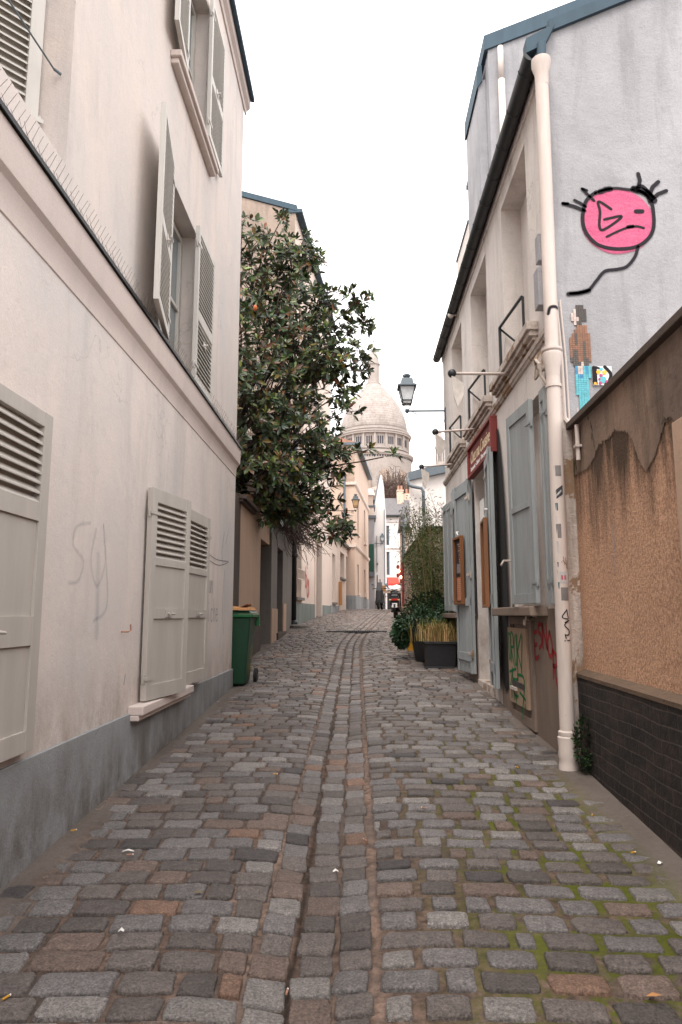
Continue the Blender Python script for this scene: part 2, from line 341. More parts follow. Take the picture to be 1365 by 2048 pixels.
# ---------------------------------------------------------------- mesh builder
class MB:
    def __init__(s, M4=None):
        s.v = []; s.f = []; s.mi = []; s.c = None; s.vc = []; s.M = M4 or Matrix.Identity(4); s.cur = 0; s.col = (1, 1, 1)
    def add(s, vs, fs, mat=None, cols=None):
        b = len(s.v); Mx = s.M
        for p in vs: s.v.append(tuple(Mx @ Vector(p)))
        for f in fs: s.f.append([b + i for i in f]); s.mi.append(s.cur if mat is None else mat)
        if cols is not None: s.vc.extend(cols)
        else: s.vc.extend([s.col] * len(vs))
        return b
    def hexa(s, c8, mat=None):
        """8 corners: bottom 0-3 ccw, top 4-7"""
        s.add(c8, [(0, 3, 2, 1), (4, 5, 6, 7), (0, 1, 5, 4), (1, 2, 6, 5), (2, 3, 7, 6), (3, 0, 4, 7)], mat)
    def box(s, x0, x1, y0, y1, z0, z1, mat=None):
        s.hexa([(x0, y0, z0), (x1, y0, z0), (x1, y1, z0), (x0, y1, z0), (x0, y0, z1), (x1, y0, z1), (x1, y1, z1), (x0, y1, z1)], mat)
    def fbox(s, fr, s0, s1, z0, z1, o0, o1, mat=None):
        s.hexa([fr(s0, z0, o0), fr(s1, z0, o0), fr(s1, z0, o1), fr(s0, z0, o1), fr(s0, z1, o0), fr(s1, z1, o0), fr(s1, z1, o1), fr(s0, z1, o1)], mat)
    def quad(s, a, b, c, d, mat=None): s.add([a, b, c, d], [(0, 1, 2, 3)], mat)
    def prism(s, pts, off, mat=None):
        """flat polygon pts extruded by vector off"""
        n = len(pts); o = Vector(off)
        s.add([tuple(p) for p in pts] + [tuple(Vector(p) + o) for p in pts],
              [list(range(n)), list(range(2 * n - 1, n - 1, -1))] + [(i, i + n, (i + 1) % n + n, (i + 1) % n) for i in range(n)], mat)
    def tube(s, path, r, sides=8, mat=None, caps=True, cols=None):
        path = [Vector(p) for p in path]; n = len(path); rs = r if hasattr(r, '__len__') else [r] * n
        vs = []; fs = []; up = Vector((0, 0, 1)); prev = None
        for i, p in enumerate(path):
            t = (path[min(i + 1, n - 1)] - path[max(i - 1, 0)])
            if t.length < 1e-9: t = Vector((0, 0, 1))
            t.normalize()
            a = prev if prev is not None else (up if abs(t.dot(up)) < 0.95 else Vector((1, 0, 0)))
            u = (a - t * a.dot(t))
            if u.length < 1e-6: u = Vector((1, 0, 0)) - t * t.x
            u.normalize(); w = t.cross(u); prev = u
            for k in range(sides):
                th = 2 * math.pi * k / sides
                vs.append(tuple(p + (u * math.cos(th) + w * math.sin(th)) * rs[i]))
        for i in range(n - 1):
            for k in range(sides):
                a = i * sides + k; b_ = i * sides + (k + 1) % sides
                fs.append((a, b_, b_ + sides, a + sides))
        if caps: fs.append(list(range(sides - 1, -1, -1))); fs.append([(n - 1) * sides + k for k in range(sides)])
        s.add(vs, fs, mat)
    def lathe(s, prof, c=(0, 0, 0), sides=24, mat=None, ph=0.0):
        vs = []; fs = []; n = len(prof)
        for r, z in prof:
            for k in range(sides):
                th = 2 * math.pi * k / sides + ph
                vs.append((c[0] + r * math.cos(th), c[1] + r * math.sin(th), c[2] + z))
        for i in range(n - 1):
            for k in range(sides):
                a = i * sides + k; b_ = i * sides + (k + 1) % sides
                fs.append((a, b_, b_ + sides, a + sides))
        if prof[0][0] > 1e-4: fs.append(list(range(sides - 1, -1, -1)))
        if prof[-1][0] > 1e-4: fs.append([(n - 1) * sides + k for k in range(sides)])
        s.add(vs, fs, mat)
    def ball(s, c, r, sides=10, rings=7, sc=(1, 1, 1), mat=None):
        vs = [];
        for i in range(rings + 1):
            ph = math.pi * i / rings
            for k in range(sides):
                th = 2 * math.pi * k / sides
                vs.append((c[0] + sc[0] * r * math.sin(ph) * math.cos(th), c[1] + sc[1] * r * math.sin(ph) * math.sin(th), c[2] - sc[2] * r * math.cos(ph)))
        fs = []
        for i in range(rings):
            for k in range(sides):
                a = i * sides + k; b_ = i * sides + (k + 1) % sides
                fs.append((a, b_, b_ + sides, a + sides))
        s.add(vs, fs, mat)
    def build(s, name, mat, parent=None, smooth=False, bevel=0.0, label=None, cat=None, group=None, kind=None, origin=None, auto=None):
        me = bpy.data.meshes.new(name)
        if parent is not None: o0 = Vector(parent['_o'])
        elif origin is not None: o0 = Vector(origin)
        elif s.v:
            xs = [p[0] for p in s.v]; ys = [p[1] for p in s.v]; zs = [p[2] for p in s.v]
            o0 = Vector(((min(xs) + max(xs)) / 2, (min(ys) + max(ys)) / 2, min(zs)))
        else: o0 = Vector((0, 0, 0))
        me.from_pydata([(p[0] - o0.x, p[1] - o0.y, p[2] - o0.z) for p in s.v], [], s.f)
        mats = mat if isinstance(mat, (list, tuple)) else [mat]
        for m_ in mats: me.materials.append(m_)
        if len(mats) > 1: me.polygons.foreach_set("material_index", s.mi)
        if smooth: me.polygons.foreach_set("use_smooth", [True] * len(me.polygons))
        if any(c is not None for c in s.vc) and s.c:
            at = me.color_attributes.new("col", 'FLOAT_COLOR', 'POINT')
            fl = []
            for c in s.vc: fl.extend((c[0], c[1], c[2], 1.0))
            at.data.foreach_set("color", fl)
        me.update()
        o = bpy.data.objects.new(name, me); COL.objects.link(o)
        o['_o'] = tuple(o0)
        if parent is not None: o.parent = parent
        else: o.location = o0
        if auto:
            me.polygons.foreach_set("use_smooth", [True] * len(me.polygons))
            try: me.set_sharp_from_angle(angle=R(auto))
            except Exception: pass
        if bevel:
            bv = o.modifiers.new("bevel", 'BEVEL'); bv.width = bevel; bv.segments = 2; bv.limit_method = 'ANGLE'; bv.angle_limit = R(40)
        tag(o, label, cat, group, kind)
        return o

def tag(o, label=None, cat=None, group=None, kind=None):
    if label: o['label'] = label
    if cat: o['category'] = cat
    if group: o['group'] = group
    if kind: o['kind'] = kind

def thing(name, loc, label, cat, group=None):
    o = bpy.data.objects.new(name, None); COL.objects.link(o); o.location = loc; o['_o'] = tuple(loc)
    o.empty_display_size = 0.3; tag(o, label, cat, group); return o

def copy_tree(o, parent=None):
    c = o.copy(); COL.objects.link(c)
    if parent is not None: c.parent = parent
    for ch in o.children: copy_tree(ch, c)
    return c

class Fr:
    """a facade: origin on plan, direction along it, normal out to the street"""
    def __init__(s, O, d, n):
        s.O = Vector((O[0], O[1], 0)); s.d = Vector((d[0], d[1], 0)).normalized(); s.n = Vector((n[0], n[1], 0)).normalized()
    def __call__(s, a, z, o=0.0): return tuple(s.O + s.d * a + s.n * o + Vector((0, 0, z)))
    def mat(s, a, z, o=0.0):
        """local x along facade, y = inwards (away from street), z up"""
        return Matrix((( s.d.x, -s.n.x, 0, 0), (s.d.y, -s.n.y, 0, 0), (0, 0, 1, 0), (0, 0, 0, 1))) if False else \
            Matrix.Translation(Vector(s(a, z, o))) @ Matrix(((s.d.x, s.n.x, 0, 0), (s.d.y, s.n.y, 0, 0), (0, 0, 1, 0), (0, 0, 0, 1)))

def facade(mb, fr, s0, s1, z0, z1, holes, depth=0.2, back=6.0, mat=None, top=True, ends=True, backmat=None):
    ss = sorted(set([s0, s1] + [h[0] for h in holes] + [h[1] for h in holes])); ss = [x for x in ss if s0 <= x <= s1]
    zz = sorted(set([z0, z1] + [h[2] for h in holes] + [h[3] for h in holes])); zz = [x for x in zz if z0 <= x <= z1]
    for i in range(len(ss) - 1):
        for j in range(len(zz) - 1):
            a = (ss[i] + ss[i + 1]) / 2; b = (zz[j] + zz[j + 1]) / 2
            if any(h[0] < a < h[1] and h[2] < b < h[3] for h in holes): continue
            mb.quad(fr(ss[i], zz[j]), fr(ss[i + 1], zz[j]), fr(ss[i + 1], zz[j + 1]), fr(ss[i], zz[j + 1]), mat)
    for h in holes:
        a, b, c, d = h[:4]; dp = h[4] if len(h) > 4 else depth
        mb.quad(fr(a, c), fr(a, d), fr(a, d, -dp), fr(a, c, -dp), mat); mb.quad(fr(b, c), fr(b, d), fr(b, d, -dp), fr(b, c, -dp), mat)
        mb.quad(fr(a, c), fr(b, c), fr(b, c, -dp), fr(a, c, -dp), mat); mb.quad(fr(a, d), fr(b, d), fr(b, d, -dp), fr(a, d, -dp), mat)
        mb.quad(fr(a, c, -dp), fr(b, c, -dp), fr(b, d, -dp), fr(a, d, -dp), backmat if backmat is not None else mat)
    if ends:
        mb.quad(fr(s0, z0), fr(s0, z1), fr(s0, z1, -back), fr(s0, z0, -back), mat)
        mb.quad(fr(s1, z0), fr(s1, z1), fr(s1, z1, -back), fr(s1, z0, -back), mat)
        mb.quad(fr(s0, z0, -back), fr(s1, z0, -back), fr(s1, z1, -back), fr(s0, z1, -back), mat)
    if top: mb.quad(fr(s0, z1), fr(s1, z1), fr(s1, z1, -back), fr(s0, z1, -back), mat)

def sweep(mb, fr, s0, s1, prof, mat=None):
    """moulding: prof = [(o, z)...] closed, swept along the facade"""
    n = len(prof)
    vs = [fr(s0, z, o) for o, z in prof] + [fr(s1, z, o) for o, z in prof]
    mb.add(vs, [list(range(n)), list(range(2 * n - 1, n - 1, -1))] + [(i, (i + 1) % n, (i + 1) % n + n, i + n) for i in range(n)], mat)

def window(root, fr, a, b, c, d, o, framemat, mull=1, trans=(), fw=0.05, glass='glass', name='window'):
    m = MB()
    m.fbox(fr, a, a + fw, c, d, o, o + 0.05); m.fbox(fr, b - fw, b, c, d, o, o + 0.05)
    m.fbox(fr, a + fw, b - fw, c, c + fw, o, o + 0.045); m.fbox(fr, a + fw, b - fw, d - fw, d, o, o + 0.045)
    for k in range(mull):
        x = a + (b - a) * (k + 1) / (mull + 1); m.fbox(fr, x - fw * 0.6, x + fw * 0.6, c + fw, d - fw, o + 0.002, o + 0.048)
    for t in trans:
        z = c + (d - c) * t; m.fbox(fr, a + fw, b - fw, z - 0.018, z + 0.018, o + 0.004, o + 0.042)
    f = m.build(name, framemat, root)
    g = MB(); g.fbox(fr, a + fw * 0.5, b - fw * 0.5, c + fw * 0.5, d - fw * 0.5, o + 0.008, o + 0.016); g.build('pane', M[glass], f)
    return f

def shutter(root, Mx, w, h, mat, louvres, panels=(), th=0.035, stile=0.075, boards=0, latch=None, hinge=True, label=None):
    """Mx: local x 0..w along leaf from hinge, y -> street, z up. louvres [(z0,z1)], panels [(z0,z1)] as fractions of h"""
    m = MB(Mx)
    m.box(0, stile, 0, th, 0, h); m.box(w - stile, w, 0, th, 0, h)
    cuts = sorted([(a * h, b * h, 'l') for a, b in louvres] + [(a * h, b * h, 'p') for a, b in panels])
    z = 0
    for a, b, k in cuts:
        m.box(stile, w - stile, 0.001, th - 0.001, z, a)
        if k == 'l':
            n = max(3, int((b - a) / 0.047)); p = (b - a) / n
            for i in range(n):
                zc = a + (i + 0.5) * p
                m.hexa([(stile, 0.004, zc + p * 0.18), (w - stile, 0.004, zc + p * 0.18), (w - stile, th - 0.003, zc - p * 0.5), (stile, th - 0.003, zc - p * 0.5),
                        (stile, 0.004, zc + p * 0.18 + 0.011), (w - stile, 0.004, zc + p * 0.18 + 0.011), (w - stile, th - 0.003, zc - p * 0.5 + 0.011), (stile, th - 0.003, zc - p * 0.5 + 0.011)])
            m.box(stile, w - stile, 0.0, 0.003, a, b)
        else:
            m.box(stile, w - stile, 0.003, th - 0.014, a, b)
        z = b
    m.box(stile, w - stile, 0.001, th - 0.001, z, h)
    if boards:
        for i in range(1, boards):
            x = w * i / boards; m.box(x - 0.003, x + 0.003, th - 0.001, th + 0.002, 0.02, h - 0.02)
        for zz in (0.08, 0.5, 0.9): m.box(0.03, w - 0.03, th + 0.003, th + 0.02, h * zz, h * zz + 0.09)
    s = m.build('shutter', mat, root, bevel=0.002, label=label)
    if latch is not None:
        l = MB(Mx); zc = latch * h
        l.tube([(w * 0.45, th + 0.005, zc), (w * 0.45, th + 0.035, zc)], 0.008, 8); l.tube([(w * 0.42, th + 0.035, zc), (w * 0.54, th + 0.036, zc - 0.005)], [0.011, 0.008], 8)
        l.box(w * 0.38, w * 0.52, th + 0.001, th + 0.006, zc - 0.03, zc + 0.03)
        l.build('latch', mat, s)
    if hinge:
        for zz in (0.1, 0.88):
            hg = MB(Mx)
            hg.box(-0.03, 0.11, th, th + 0.006, h * zz - 0.014, h * zz + 0.014); hg.tube([(-0.012, th * 0.6, h * zz - 0.035), (-0.012, th * 0.6, h * zz + 0.035)], 0.010, 8)
            hg.build('hinge', mat, s)
    return s

def catmull(pts, n=8):
    out = []; P = [Vector(p) for p in pts]; P = [P[0]] + P + [P[-1]]
    for i in range(1, len(P) - 2):
        for k in range(n):
            t = k / n; a, b, c, d = P[i - 1], P[i], P[i + 1], P[i + 2]
            out.append(0.5 * ((2 * b) + (-a + c) * t + (2 * a - 5 * b + 4 * c - d) * t * t + (-a + 3 * b - 3 * c + d) * t ** 3))
    out.append(P[-2]); return out

def stroke(mb, fr, pts, w, o=0.004, soft=0.35, smooth=True, n=7):
    """paint stroke on a facade: pts [(s,z)], width w or list; alpha in colour attribute"""
    mb.c = True
    q = catmull([(p[0], p[1], 0) for p in pts], n) if smooth and len(pts) > 2 else [Vector((p[0], p[1], 0)) for p in pts]
    N = len(q); vs = []; cs = []; fs = []
    ws = w if hasattr(w, '__len__') else [w] * 2
    # round ends
    t0 = (q[1] - q[0]).normalized(); t1 = (q[-1] - q[-2]).normalized()
    q = [q[0] - t0 * ws[0] * 0.5, q[0] - t0 * ws[0] * 0.3] + q + [q[-1] + t1 * ws[-1] * 0.3, q[-1] + t1 * ws[-1] * 0.5]
    N = len(q)
    for i, p in enumerate(q):
        t = q[min(i + 1, N - 1)] - q[max(i - 1, 0)]; t = t.normalized() if t.length > 1e-9 else Vector((1, 0, 0)); nn = Vector((-t.y, t.x, 0))
        f = i / (N - 1) * (len(ws) - 1); k = min(int(f), len(ws) - 2); ww = ws[k] * (1 - (f - k)) + ws[k + 1] * (f - k)
        e = 0.25 if i in (0, N - 1) else (0.8 if i in (1, N - 2) else 1.0); al = 0.0 if i in (0, N - 1) else 1.0
        for u in (-0.5, -0.5 + soft * 0.5, 0.5 - soft * 0.5, 0.5):
            c = p + nn * ww * u * e; vs.append(fr(c.x, c.y, o)); a = al if abs(u) < 0.499 else 0.0; cs.append((a, a, a))
    for i in range(N - 1):
        for k in range(3):
            fs.append((i * 4 + k, i * 4 + k + 1, i * 4 + k + 5, i * 4 + k + 4))
    mb.add(vs, fs, None, cs)

def text_mesh(body, size, Mx, name, mat, parent, shear=0.0, extrude=0.0015, align='LEFT'):
    cu = bpy.data.curves.new(name, 'FONT'); cu.body = body; cu.size = size; cu.shear = shear; cu.extrude = extrude; cu.align_x = align
    ob = bpy.data.objects.new(name, cu); COL.objects.link(ob)
    dg = bpy.context.evaluated_depsgraph_get(); dg.update()
    me = bpy.data.meshes.new_from_object(ob.evaluated_get(dg)); bpy.data.objects.remove(ob)
    vs = [tuple(v.co) for v in me.vertices]; fs = [list(p.vertices) for p in me.polygons]
    m = MB(Mx); m.add(vs, fs); bpy.data.meshes.remove(me)
    return m.build(name, mat, parent)

def txtM(fr, s, z, o, flip=False, sx=1.0):
    """matrix for text lying on a facade; text x runs along +s (or -s when flip), text y = up, text z = out"""
    d = fr.d * (-1 if flip else 1)
    return Matrix.Translation(Vector(fr(s, z, o))) @ Matrix(((d.x * sx, 0, fr.n.x, 0), (d.y * sx, 0, fr.n.y, 0), (0, 1, 0, 0), (0, 0, 0, 1)))

# ---------------------------------------------------------------- ground
GP = [(-40, -2.0), (0, 0), (26, 1.30), (30, 1.475), (35, 1.63), (40, 1.72), (45, 1.74), (50, 1.55), (56, 1.25), (62, 1.05), (90, 1.0), (3000, 1.0)]
def gz(y):
    for (a, b), (c, d) in zip(GP, GP[1:]):
        if y <= c: return b + (d - b) * max(0.0, (y - a) / (c - a))
    return GP[-1][1]
def xc(y): return -0.165 + (0.0886 * (max(0, y - 16.5)) if y > 19 else 0.0886 * max(0, y - 14.0) ** 2 / 10.0)

# a ground sheet to the horizon, sunk a little under the street
g = MB()
ys = [-60, -20, 0, 10, 20, 26, 30, 35, 40, 45, 50, 56, 62, 90, 200, 600, 1500]
xs = [-1500, -300, -60, -12, -4, 4, 12, 60, 300, 1500]
vs = [(x, y, (gz(y) if y > 0 else 0.05 * y) - 0.12) for y in ys for x in xs]; nx = len(xs)
g.add(vs, [(j * nx + i, j * nx + i + 1, (j + 1) * nx + i + 1, (j + 1) * nx + i) for j in range(len(ys) - 1) for i in range(nx - 1)])
M['earth'] = plaster("town_ground", (0.12, 0.10, 0.085), (0.09, 0.08, 0.07), (0.06, 0.05, 0.045), 0.5, 0.5, 10)
g.build('ground', M['earth'], kind='structure', origin=(0, 0, 0))

def edge_raise(x, y):
    """mortar creeps over the stones along both walls"""
    nz = noise.noise(Vector((x * 2.0, y * 0.9, 3.0))) * 0.16
    if y < 5.6: r = (x + nz - 1.33) / 0.16
    else: r = (x + nz - 1.50) / 0.14
    l = (-1.42 - x + nz) / 0.14 if y < 9.4 else (-1.72 - x + nz) / 0.14
    return max(0.0, min(1.0, max(r, l)))
def chan(t): return -0.040 * math.exp(-(t / 0.30) ** 2)
st = MB(); st.c = True
rows = []; y = -3.0
while y < 66: rows.append(y); y += 0.12 if y < 9 else (0.3 if y < 20 else 0.8)
cols_ = sorted([-4.5 + 0.13 * i for i in range(71) if abs(-4.5 + 0.13 * i) > 0.42] + [-0.40 + 0.02 * i for i in range(41)]); nx = len(cols_)
vs = []
for yy in rows:
    for cx in cols_:
        x = cx + xc(yy); t = cx
        er = edge_raise(x, yy)
        vs.append((x, yy, (gz(yy) if yy > 0 else 0.05 * yy) + chan(t) - 0.013 + 0.022 * er + 0.004 * noise.noise(Vector((x * 5, yy * 5, 0)))))
def jt(t, yy):
    return 1.0 + 0.55 * math.exp(-((t - 0.232) / 0.018) ** 2) + 0.45 * math.exp(-((t + 0.245) / 0.016) ** 2) - 0.8 * math.exp(-((t + 0.082) / 0.018) ** 2) * math.exp(-(max(0, yy - 3) / 4.5))
st.add(vs, [(j * nx + i, j * nx + i + 1, (j + 1) * nx + i + 1, (j + 1) * nx + i) for j in range(len(rows) - 1) for i in range(nx - 1)], 0, [(jt(cx + 0.022 * noise.noise(Vector((yy * 3.1, cx > 0, 2.0))), yy) * (1 + 0.35 * noise.noise(Vector((yy * 2.2, cx * 9, 7.0)))),) * 3 for yy in rows for cx in cols_])
PAL = [((0.134, 0.125, 0.124), 6), ((0.110, 0.094, 0.087), 6), ((0.185, 0.172, 0.165), 3.2), ((0.080, 0.069, 0.064), 3.0), ((0.128, 0.093, 0.077), 2.0), ((0.165, 0.100, 0.070), 0.4), ((0.050, 0.044, 0.044), 0.7)]
def stone_col(warm):
    r = random.random() * sum(w for _, w in PAL)
    for c, w in PAL:
        r -= w
        if r <= 0: break
    k = random.uniform(0.86, 1.15)
    return (c[0] * k * (1 + 0.12 * warm), c[1] * k * (1 + 0.02 * warm), c[2] * k * (1 - 0.06 * warm))
def stone(cx, cy, L, W, yaw, hi):
    """cx = across-street offset from channel line, cy along; L across, W along"""
    K = 28 if hi == 2 else (16 if hi == 1 else 8); e = 0.24 if hi else 0.32
    X0 = cx + xc(cy); slope = (xc(cy + .3) - xc(cy - .3)) / .6
    ca, sa = math.cos(yaw - math.atan(slope)), math.sin(yaw - math.atan(slope))
    zt = random.uniform(-0.003, 0.005); tx, ty = random.uniform(-.025, .025), random.uniform(-.03, .03)
    bl = []
    sd = random.uniform(0, 100)
    for k in range(K):
        th = 2 * math.pi * (k + 0.5) / K; c, s_ = math.cos(th), math.sin(th)
        px = math.copysign(abs(c) ** e, c) * L / 2; py = math.copysign(abs(s_) ** e, s_) * W / 2
        j = 1 + (0.10 if hi else 0.05) * noise.noise(Vector((c * 2.0 + sd, s_ * 2.0, sd))) + (0.05 * noise.noise(Vector((c * 6 + sd, s_ * 6, sd))) + 0.03 * noise.noise(Vector((c * 15 + sd, s_ * 15, sd))) if hi else 0)
        bl.append((px * j, py * j))
    rings = [(1.03, -0.035), (1.005, -0.007), (0.97, -0.0015), (0.90, 0.0012), (0.5, 0.002)] if hi else [(1.02, -0.03), (0.97, -0.001), (0.6, 0.003)]
    col = stone_col(0.2 + min(1.0, max(0, cy - 5) / 12.0))
    vs = []
    for sc_, dz in rings:
        for px, py in bl:
            lx, ly = px * sc_, py * sc_
            x = X0 + lx * ca - ly * sa; y = cy + lx * sa + ly * ca
            b = (gz(y) if y > 0 else 0.05 * y) + chan(x - xc(y)) + zt + dz + lx * tx + ly * ty
            if sc_ < 1 and hi: b += 0.005 * noise.noise(Vector((x * 24, y * 24, sd))) + 0.002 * noise.noise(Vector((x * 70, y * 70, sd)))
            vs.append((x, y, b))
    x, y = X0, cy; vs.append((x, y, (gz(y) if y > 0 else 0.05 * y) + chan(x - xc(y)) + zt + 0.004 + (0.004 * noise.noise(Vector((x * 22, y * 22, sd))) if hi else 0)))
    n = len(rings); fs = []
    for i in range(n - 1):
        for k in range(K): fs.append((i * K + k, i * K + (k + 1) % K, (i + 1) * K + (k + 1) % K, (i + 1) * K + k))
    for k in range(K): fs.append(((n - 1) * K + k, (n - 1) * K + (k + 1) % K, n * K))
    st.add(vs, fs, 1, [col] * len(vs))
def lod(y): return 2 if y < 5.2 else (1 if y < 11 else 0)
# three channel courses
for off, wd in ((-0.162, 0.136), (0.002, 0.142), (0.148, 0.130)):
    y = -1.0 + random.uniform(0, .1)
    while y < 47:
        ln = random.uniform(0.135, 0.185); g_ = 0.014
        stone(off + random.uniform(-.010, .010), y + ln / 2, wd * random.uniform(.88, 1.06), ln - g_, random.uniform(-.09, .09), lod(y)); y += ln
# fields left and right
for side in (-1, 1):
    y = -1.2
    while y < 47:
        pitch = random.uniform(0.138, 0.158)
        gap = 0.016 if side < 0 else (0.030 if y < 5.5 else 0.019)
        t = 0.245 + random.uniform(-0.01, 0.0)
        lim = 1.95 if y < 9.5 else 2.9
        skew = 0.012 * math.sin(y * 0.7 + side)
        first = random.random() < 0.5
        while t < lim:
            L = random.uniform(0.185, 0.25)
            if random.random() < 0.09: L *= 0.6
            if random.random() < 0.05: L *= 1.35
            if first: L *= 0.7; first = False
            c = t + L / 2
            rowbow = -0.05 * (c - 0.3) if side < 0 else -0.04 * (c - 0.3)
            hw = pitch - gap * random.uniform(1.0, 1.7)
            X = side * c + xc(y)
            if -2.6 < X < 2.6 or y > 16:
                stone(side * c, y + pitch / 2 + rowbow * 1.2 + skew * c + random.uniform(-.004, .004), L - gap * random.uniform(.8, 1.6), hw, random.uniform(-.03, .03) - side * 0.05, lod(y))
            t += L
        y += pitch
st.build('street', [M['joint'], M['stone']], kind='structure', smooth=True, origin=(0, 0, 0))
# iron drain grating across the channel
gr = thing('drain_grating', (0.0, 19.3, gz(19.3)), "ribbed iron drain grating set across the middle of the cobbled street", "drain grating")
m = MB()
for k in range(26): m.box(-0.78 + k * 0.06, -0.745 + k * 0.06, 19.0, 19.6, gz(19.3) - 0.03, gz(19.3) + 0.012)
m.box(-0.82, 0.80, 18.96, 19.0, gz(19.3) - 0.03, gz(19.3) + 0.014); m.box(-0.82, 0.80, 19.6, 19.64, gz(19.3) - 0.03, gz(19.3) + 0.016)
m.build('grate', M['darkmetal'], gr)

# ---------------------------------------------------------------- left plastered house
FL = Fr((-1.65, 0), (0, 1), (1, 0))
L1 = thing('plastered_house', (-1.65, 3.0, gz(3)), "tall pale pink house with grey plinth and louvred shutters, filling the left side", "house")
m = MB()
facade(m, FL, -4, 9.35, -0.6, 8.95, [(1.9, 3.62, 3.95, 6.35, 1.0), (5.52, 6.78, 3.80, 5.31, 0.22), (5.86, 7.02, 6.45, 8.18, 0.22), (5.5, 7.2, 0.82, 2.38, 0.2), (1.8, 3.5, 0.82, 2.4, 0.2)], 0.2, 7.0)
m.build('wall', M['pink'], L1)
m = MB(); m.fbox(FL, -4, 9.352, -0.6, 0.715, 0.0, 0.022); m.build('plinth', M['plinth_grey'], L1, bevel=0.004)
m = MB()
sweep(m, FL, -4, 9.33, [(0, 3.27), (0.008, 3.275), (0.012, 3.375), (0.03, 3.42), (0.058, 3.445), (0.062, 3.47), (0.068, 3.645), (0, 3.70)])
m.build('cornice', M['pink_trim'], L1, auto=25)
m = MB(); sweep(m, FL, -4, 9.36, [(0, 3.706), (0.070, 3.652), (0.088, 3.645), (0.088, 3.672), (0.070, 3.68), (0, 3.735)]); m.build('cornice_flashing', M['darkmetal'], L1)
# eaves
m = MB(); sweep(m, FL, -4, 9.45, [(0, 8.80), (0.02, 8.80), (0.03, 8.86), (0.075, 8.90), (0.085, 8.99), (-6, 8.995), (-6, 8.96), (0, 8.955)]); m.build('eaves', M['pink_trim'], L1, auto=25)
m = MB(); sweep(m, FL, -4, 9.42, [(0.08, 8.998), (0.12, 8.985), (0.145, 8.985), (0.145, 9.05), (0.08, 9.09), (-3.2, 11.5), (-7, 9.0), (-7, 8.999), (-6, 8.999)]); m.build('roof', M['zinc_blue'], L1)
# ground floor shutters
shutter(L1, FL.mat(2.60, 0.765, 0.02), 0.93, 1.68, M['shut_warm'], [(0.715, 0.955)], [(0.06, 0.30), (0.385, 0.665)], 0.04, 0.09, latch=0.345, label="grey shutter with slats at the top and two sunk panels, nearest the camera")
def rotM(fr, s, z, o, ang): return fr.mat(s, z, o) @ Matrix.Rotation(R(ang), 4, 'Z')
shutter(L1, rotM(FL, 5.36, 0.775, 0.02, 10.5), 0.72, 1.63, M['shut_warm'], [(0.66, 0.935)], [(0.07, 0.375), (0.425, 0.63)], 0.045, 0.085, latch=0.40, label="left leaf of the pair, standing ajar from the wall")
mm = FL.mat(7.36, 0.765, 0.045) @ Matrix.Rotation(R(180), 4, 'Z') @ Matrix.Scale(-1, 4, (0, 1, 0))
shutter(L1, mm @ Matrix.Rotation(R(-3), 4, 'Z'), 0.85, 1.66, M['shut_warm'], [(0.66, 0.935)], [(0.07, 0.375), (0.425, 0.63)], 0.05, 0.085, latch=0.40)
m = MB(); m.fbox(FL, 5.14, 6.72, 0.70, 0.765, 0.0, 0.115); m.fbox(FL, 5.14, 6.72, 0.66, 0.70, 0.0, 0.085); m.build('window_sill', M['pink_trim'], L1, bevel=0.008)
# wall hooks
m = MB()
for s_, z_ in ((4.93, 1.30),): m.tube([FL(s_, z_, 0), FL(s_, z_, 0.05), FL(s_ + 0.04, z_ + 0.01, 0.055), FL(s_ + 0.045, z_ + 0.05, 0.05)], 0.006, 6)
m.build('shutter_catch', M['brick_r'], L1)
# first floor window, two louvred leaves
window(L1, FL, 5.56, 6.76, 3.83, 5.28, -0.20, M['shut_light'], 1, (0.45,), 0.055, 'glass_l')
shutter(L1, FL.mat(6.57, 3.70, 0.03), 0.80, 1.63, M['shut_light'], [(0.04, 0.40), (0.46, 0.96)], (), 0.04, 0.06, latch=0.30)
ml = FL.mat(5.60, 3.72, 0.03) @ Matrix.Rotation(R(180 - 9.5), 4, 'Z') @ Matrix.Scale(-1, 4, (0, 1, 0))
shutter(L1, ml @ Matrix.Rotation(R(0), 4, 'Z'), 0.78, 1.60, M['shut_light'], [(0.04, 0.40), (0.46, 0.96)], (), 0.04, 0.06, latch=0.44, label="louvred shutter leaf swung out over the street")
# second floor window
window(L1, FL, 5.88, 7.0, 6.48, 8.15, -0.20, M['shut_light'], 1, (0.5,), 0.055, 'glass_l')
shutter(L1, FL.mat(6.88, 6.56, 0.03), 0.74, 1.70, M['shut_light'], [(0.04, 0.40), (0.46, 0.96)], (), 0.04, 0.06, latch=0.45)
ml = FL.mat(5.92, 6.50, 0.03) @ Matrix.Rotation(R(180 - 6), 4, 'Z') @ Matrix.Scale(-1, 4, (0, 1, 0))
shutter(L1, ml, 0.60, 1.70, M['shut_light'], [(0.04, 0.40), (0.46, 0.96)], (), 0.04, 0.06)
m = MB(); m.fbox(FL, 5.55, 7.27, 6.36, 6.42, 0, 0.10); m.fbox(FL, 5.58, 7.24, 6.31, 6.36, 0, 0.07); m.build('window_sill', M['pink_trim'], L1, bevel=0.008)
# near bay: closed louvred leaves deep in their reveal
shutter(L1, FL.mat(3.60, 3.97, -0.185) @ Matrix.Rotation(R(180 + 42), 4, 'Z') @ Matrix.Scale(-1, 4, (0, 1, 0)), 1.0, 2.34, M['shut_light'], [(0.04, 0.44), (0.49, 0.96)], (), 0.04, 0.075, latch=0.46, label="half-closed louvred leaf inside the deep reveal nearest the camera")
m = MB(); m.tube([FL(3.05, 4.55, -0.14), FL(3.57, 4.52, -0.08)], 0.005, 6); m.tube([FL(3.57, 4.52, -0.08), FL(3.60, 4.51, -0.05)], 0.009, 6)
m.build('shutter_bar', M['zinc'], L1)
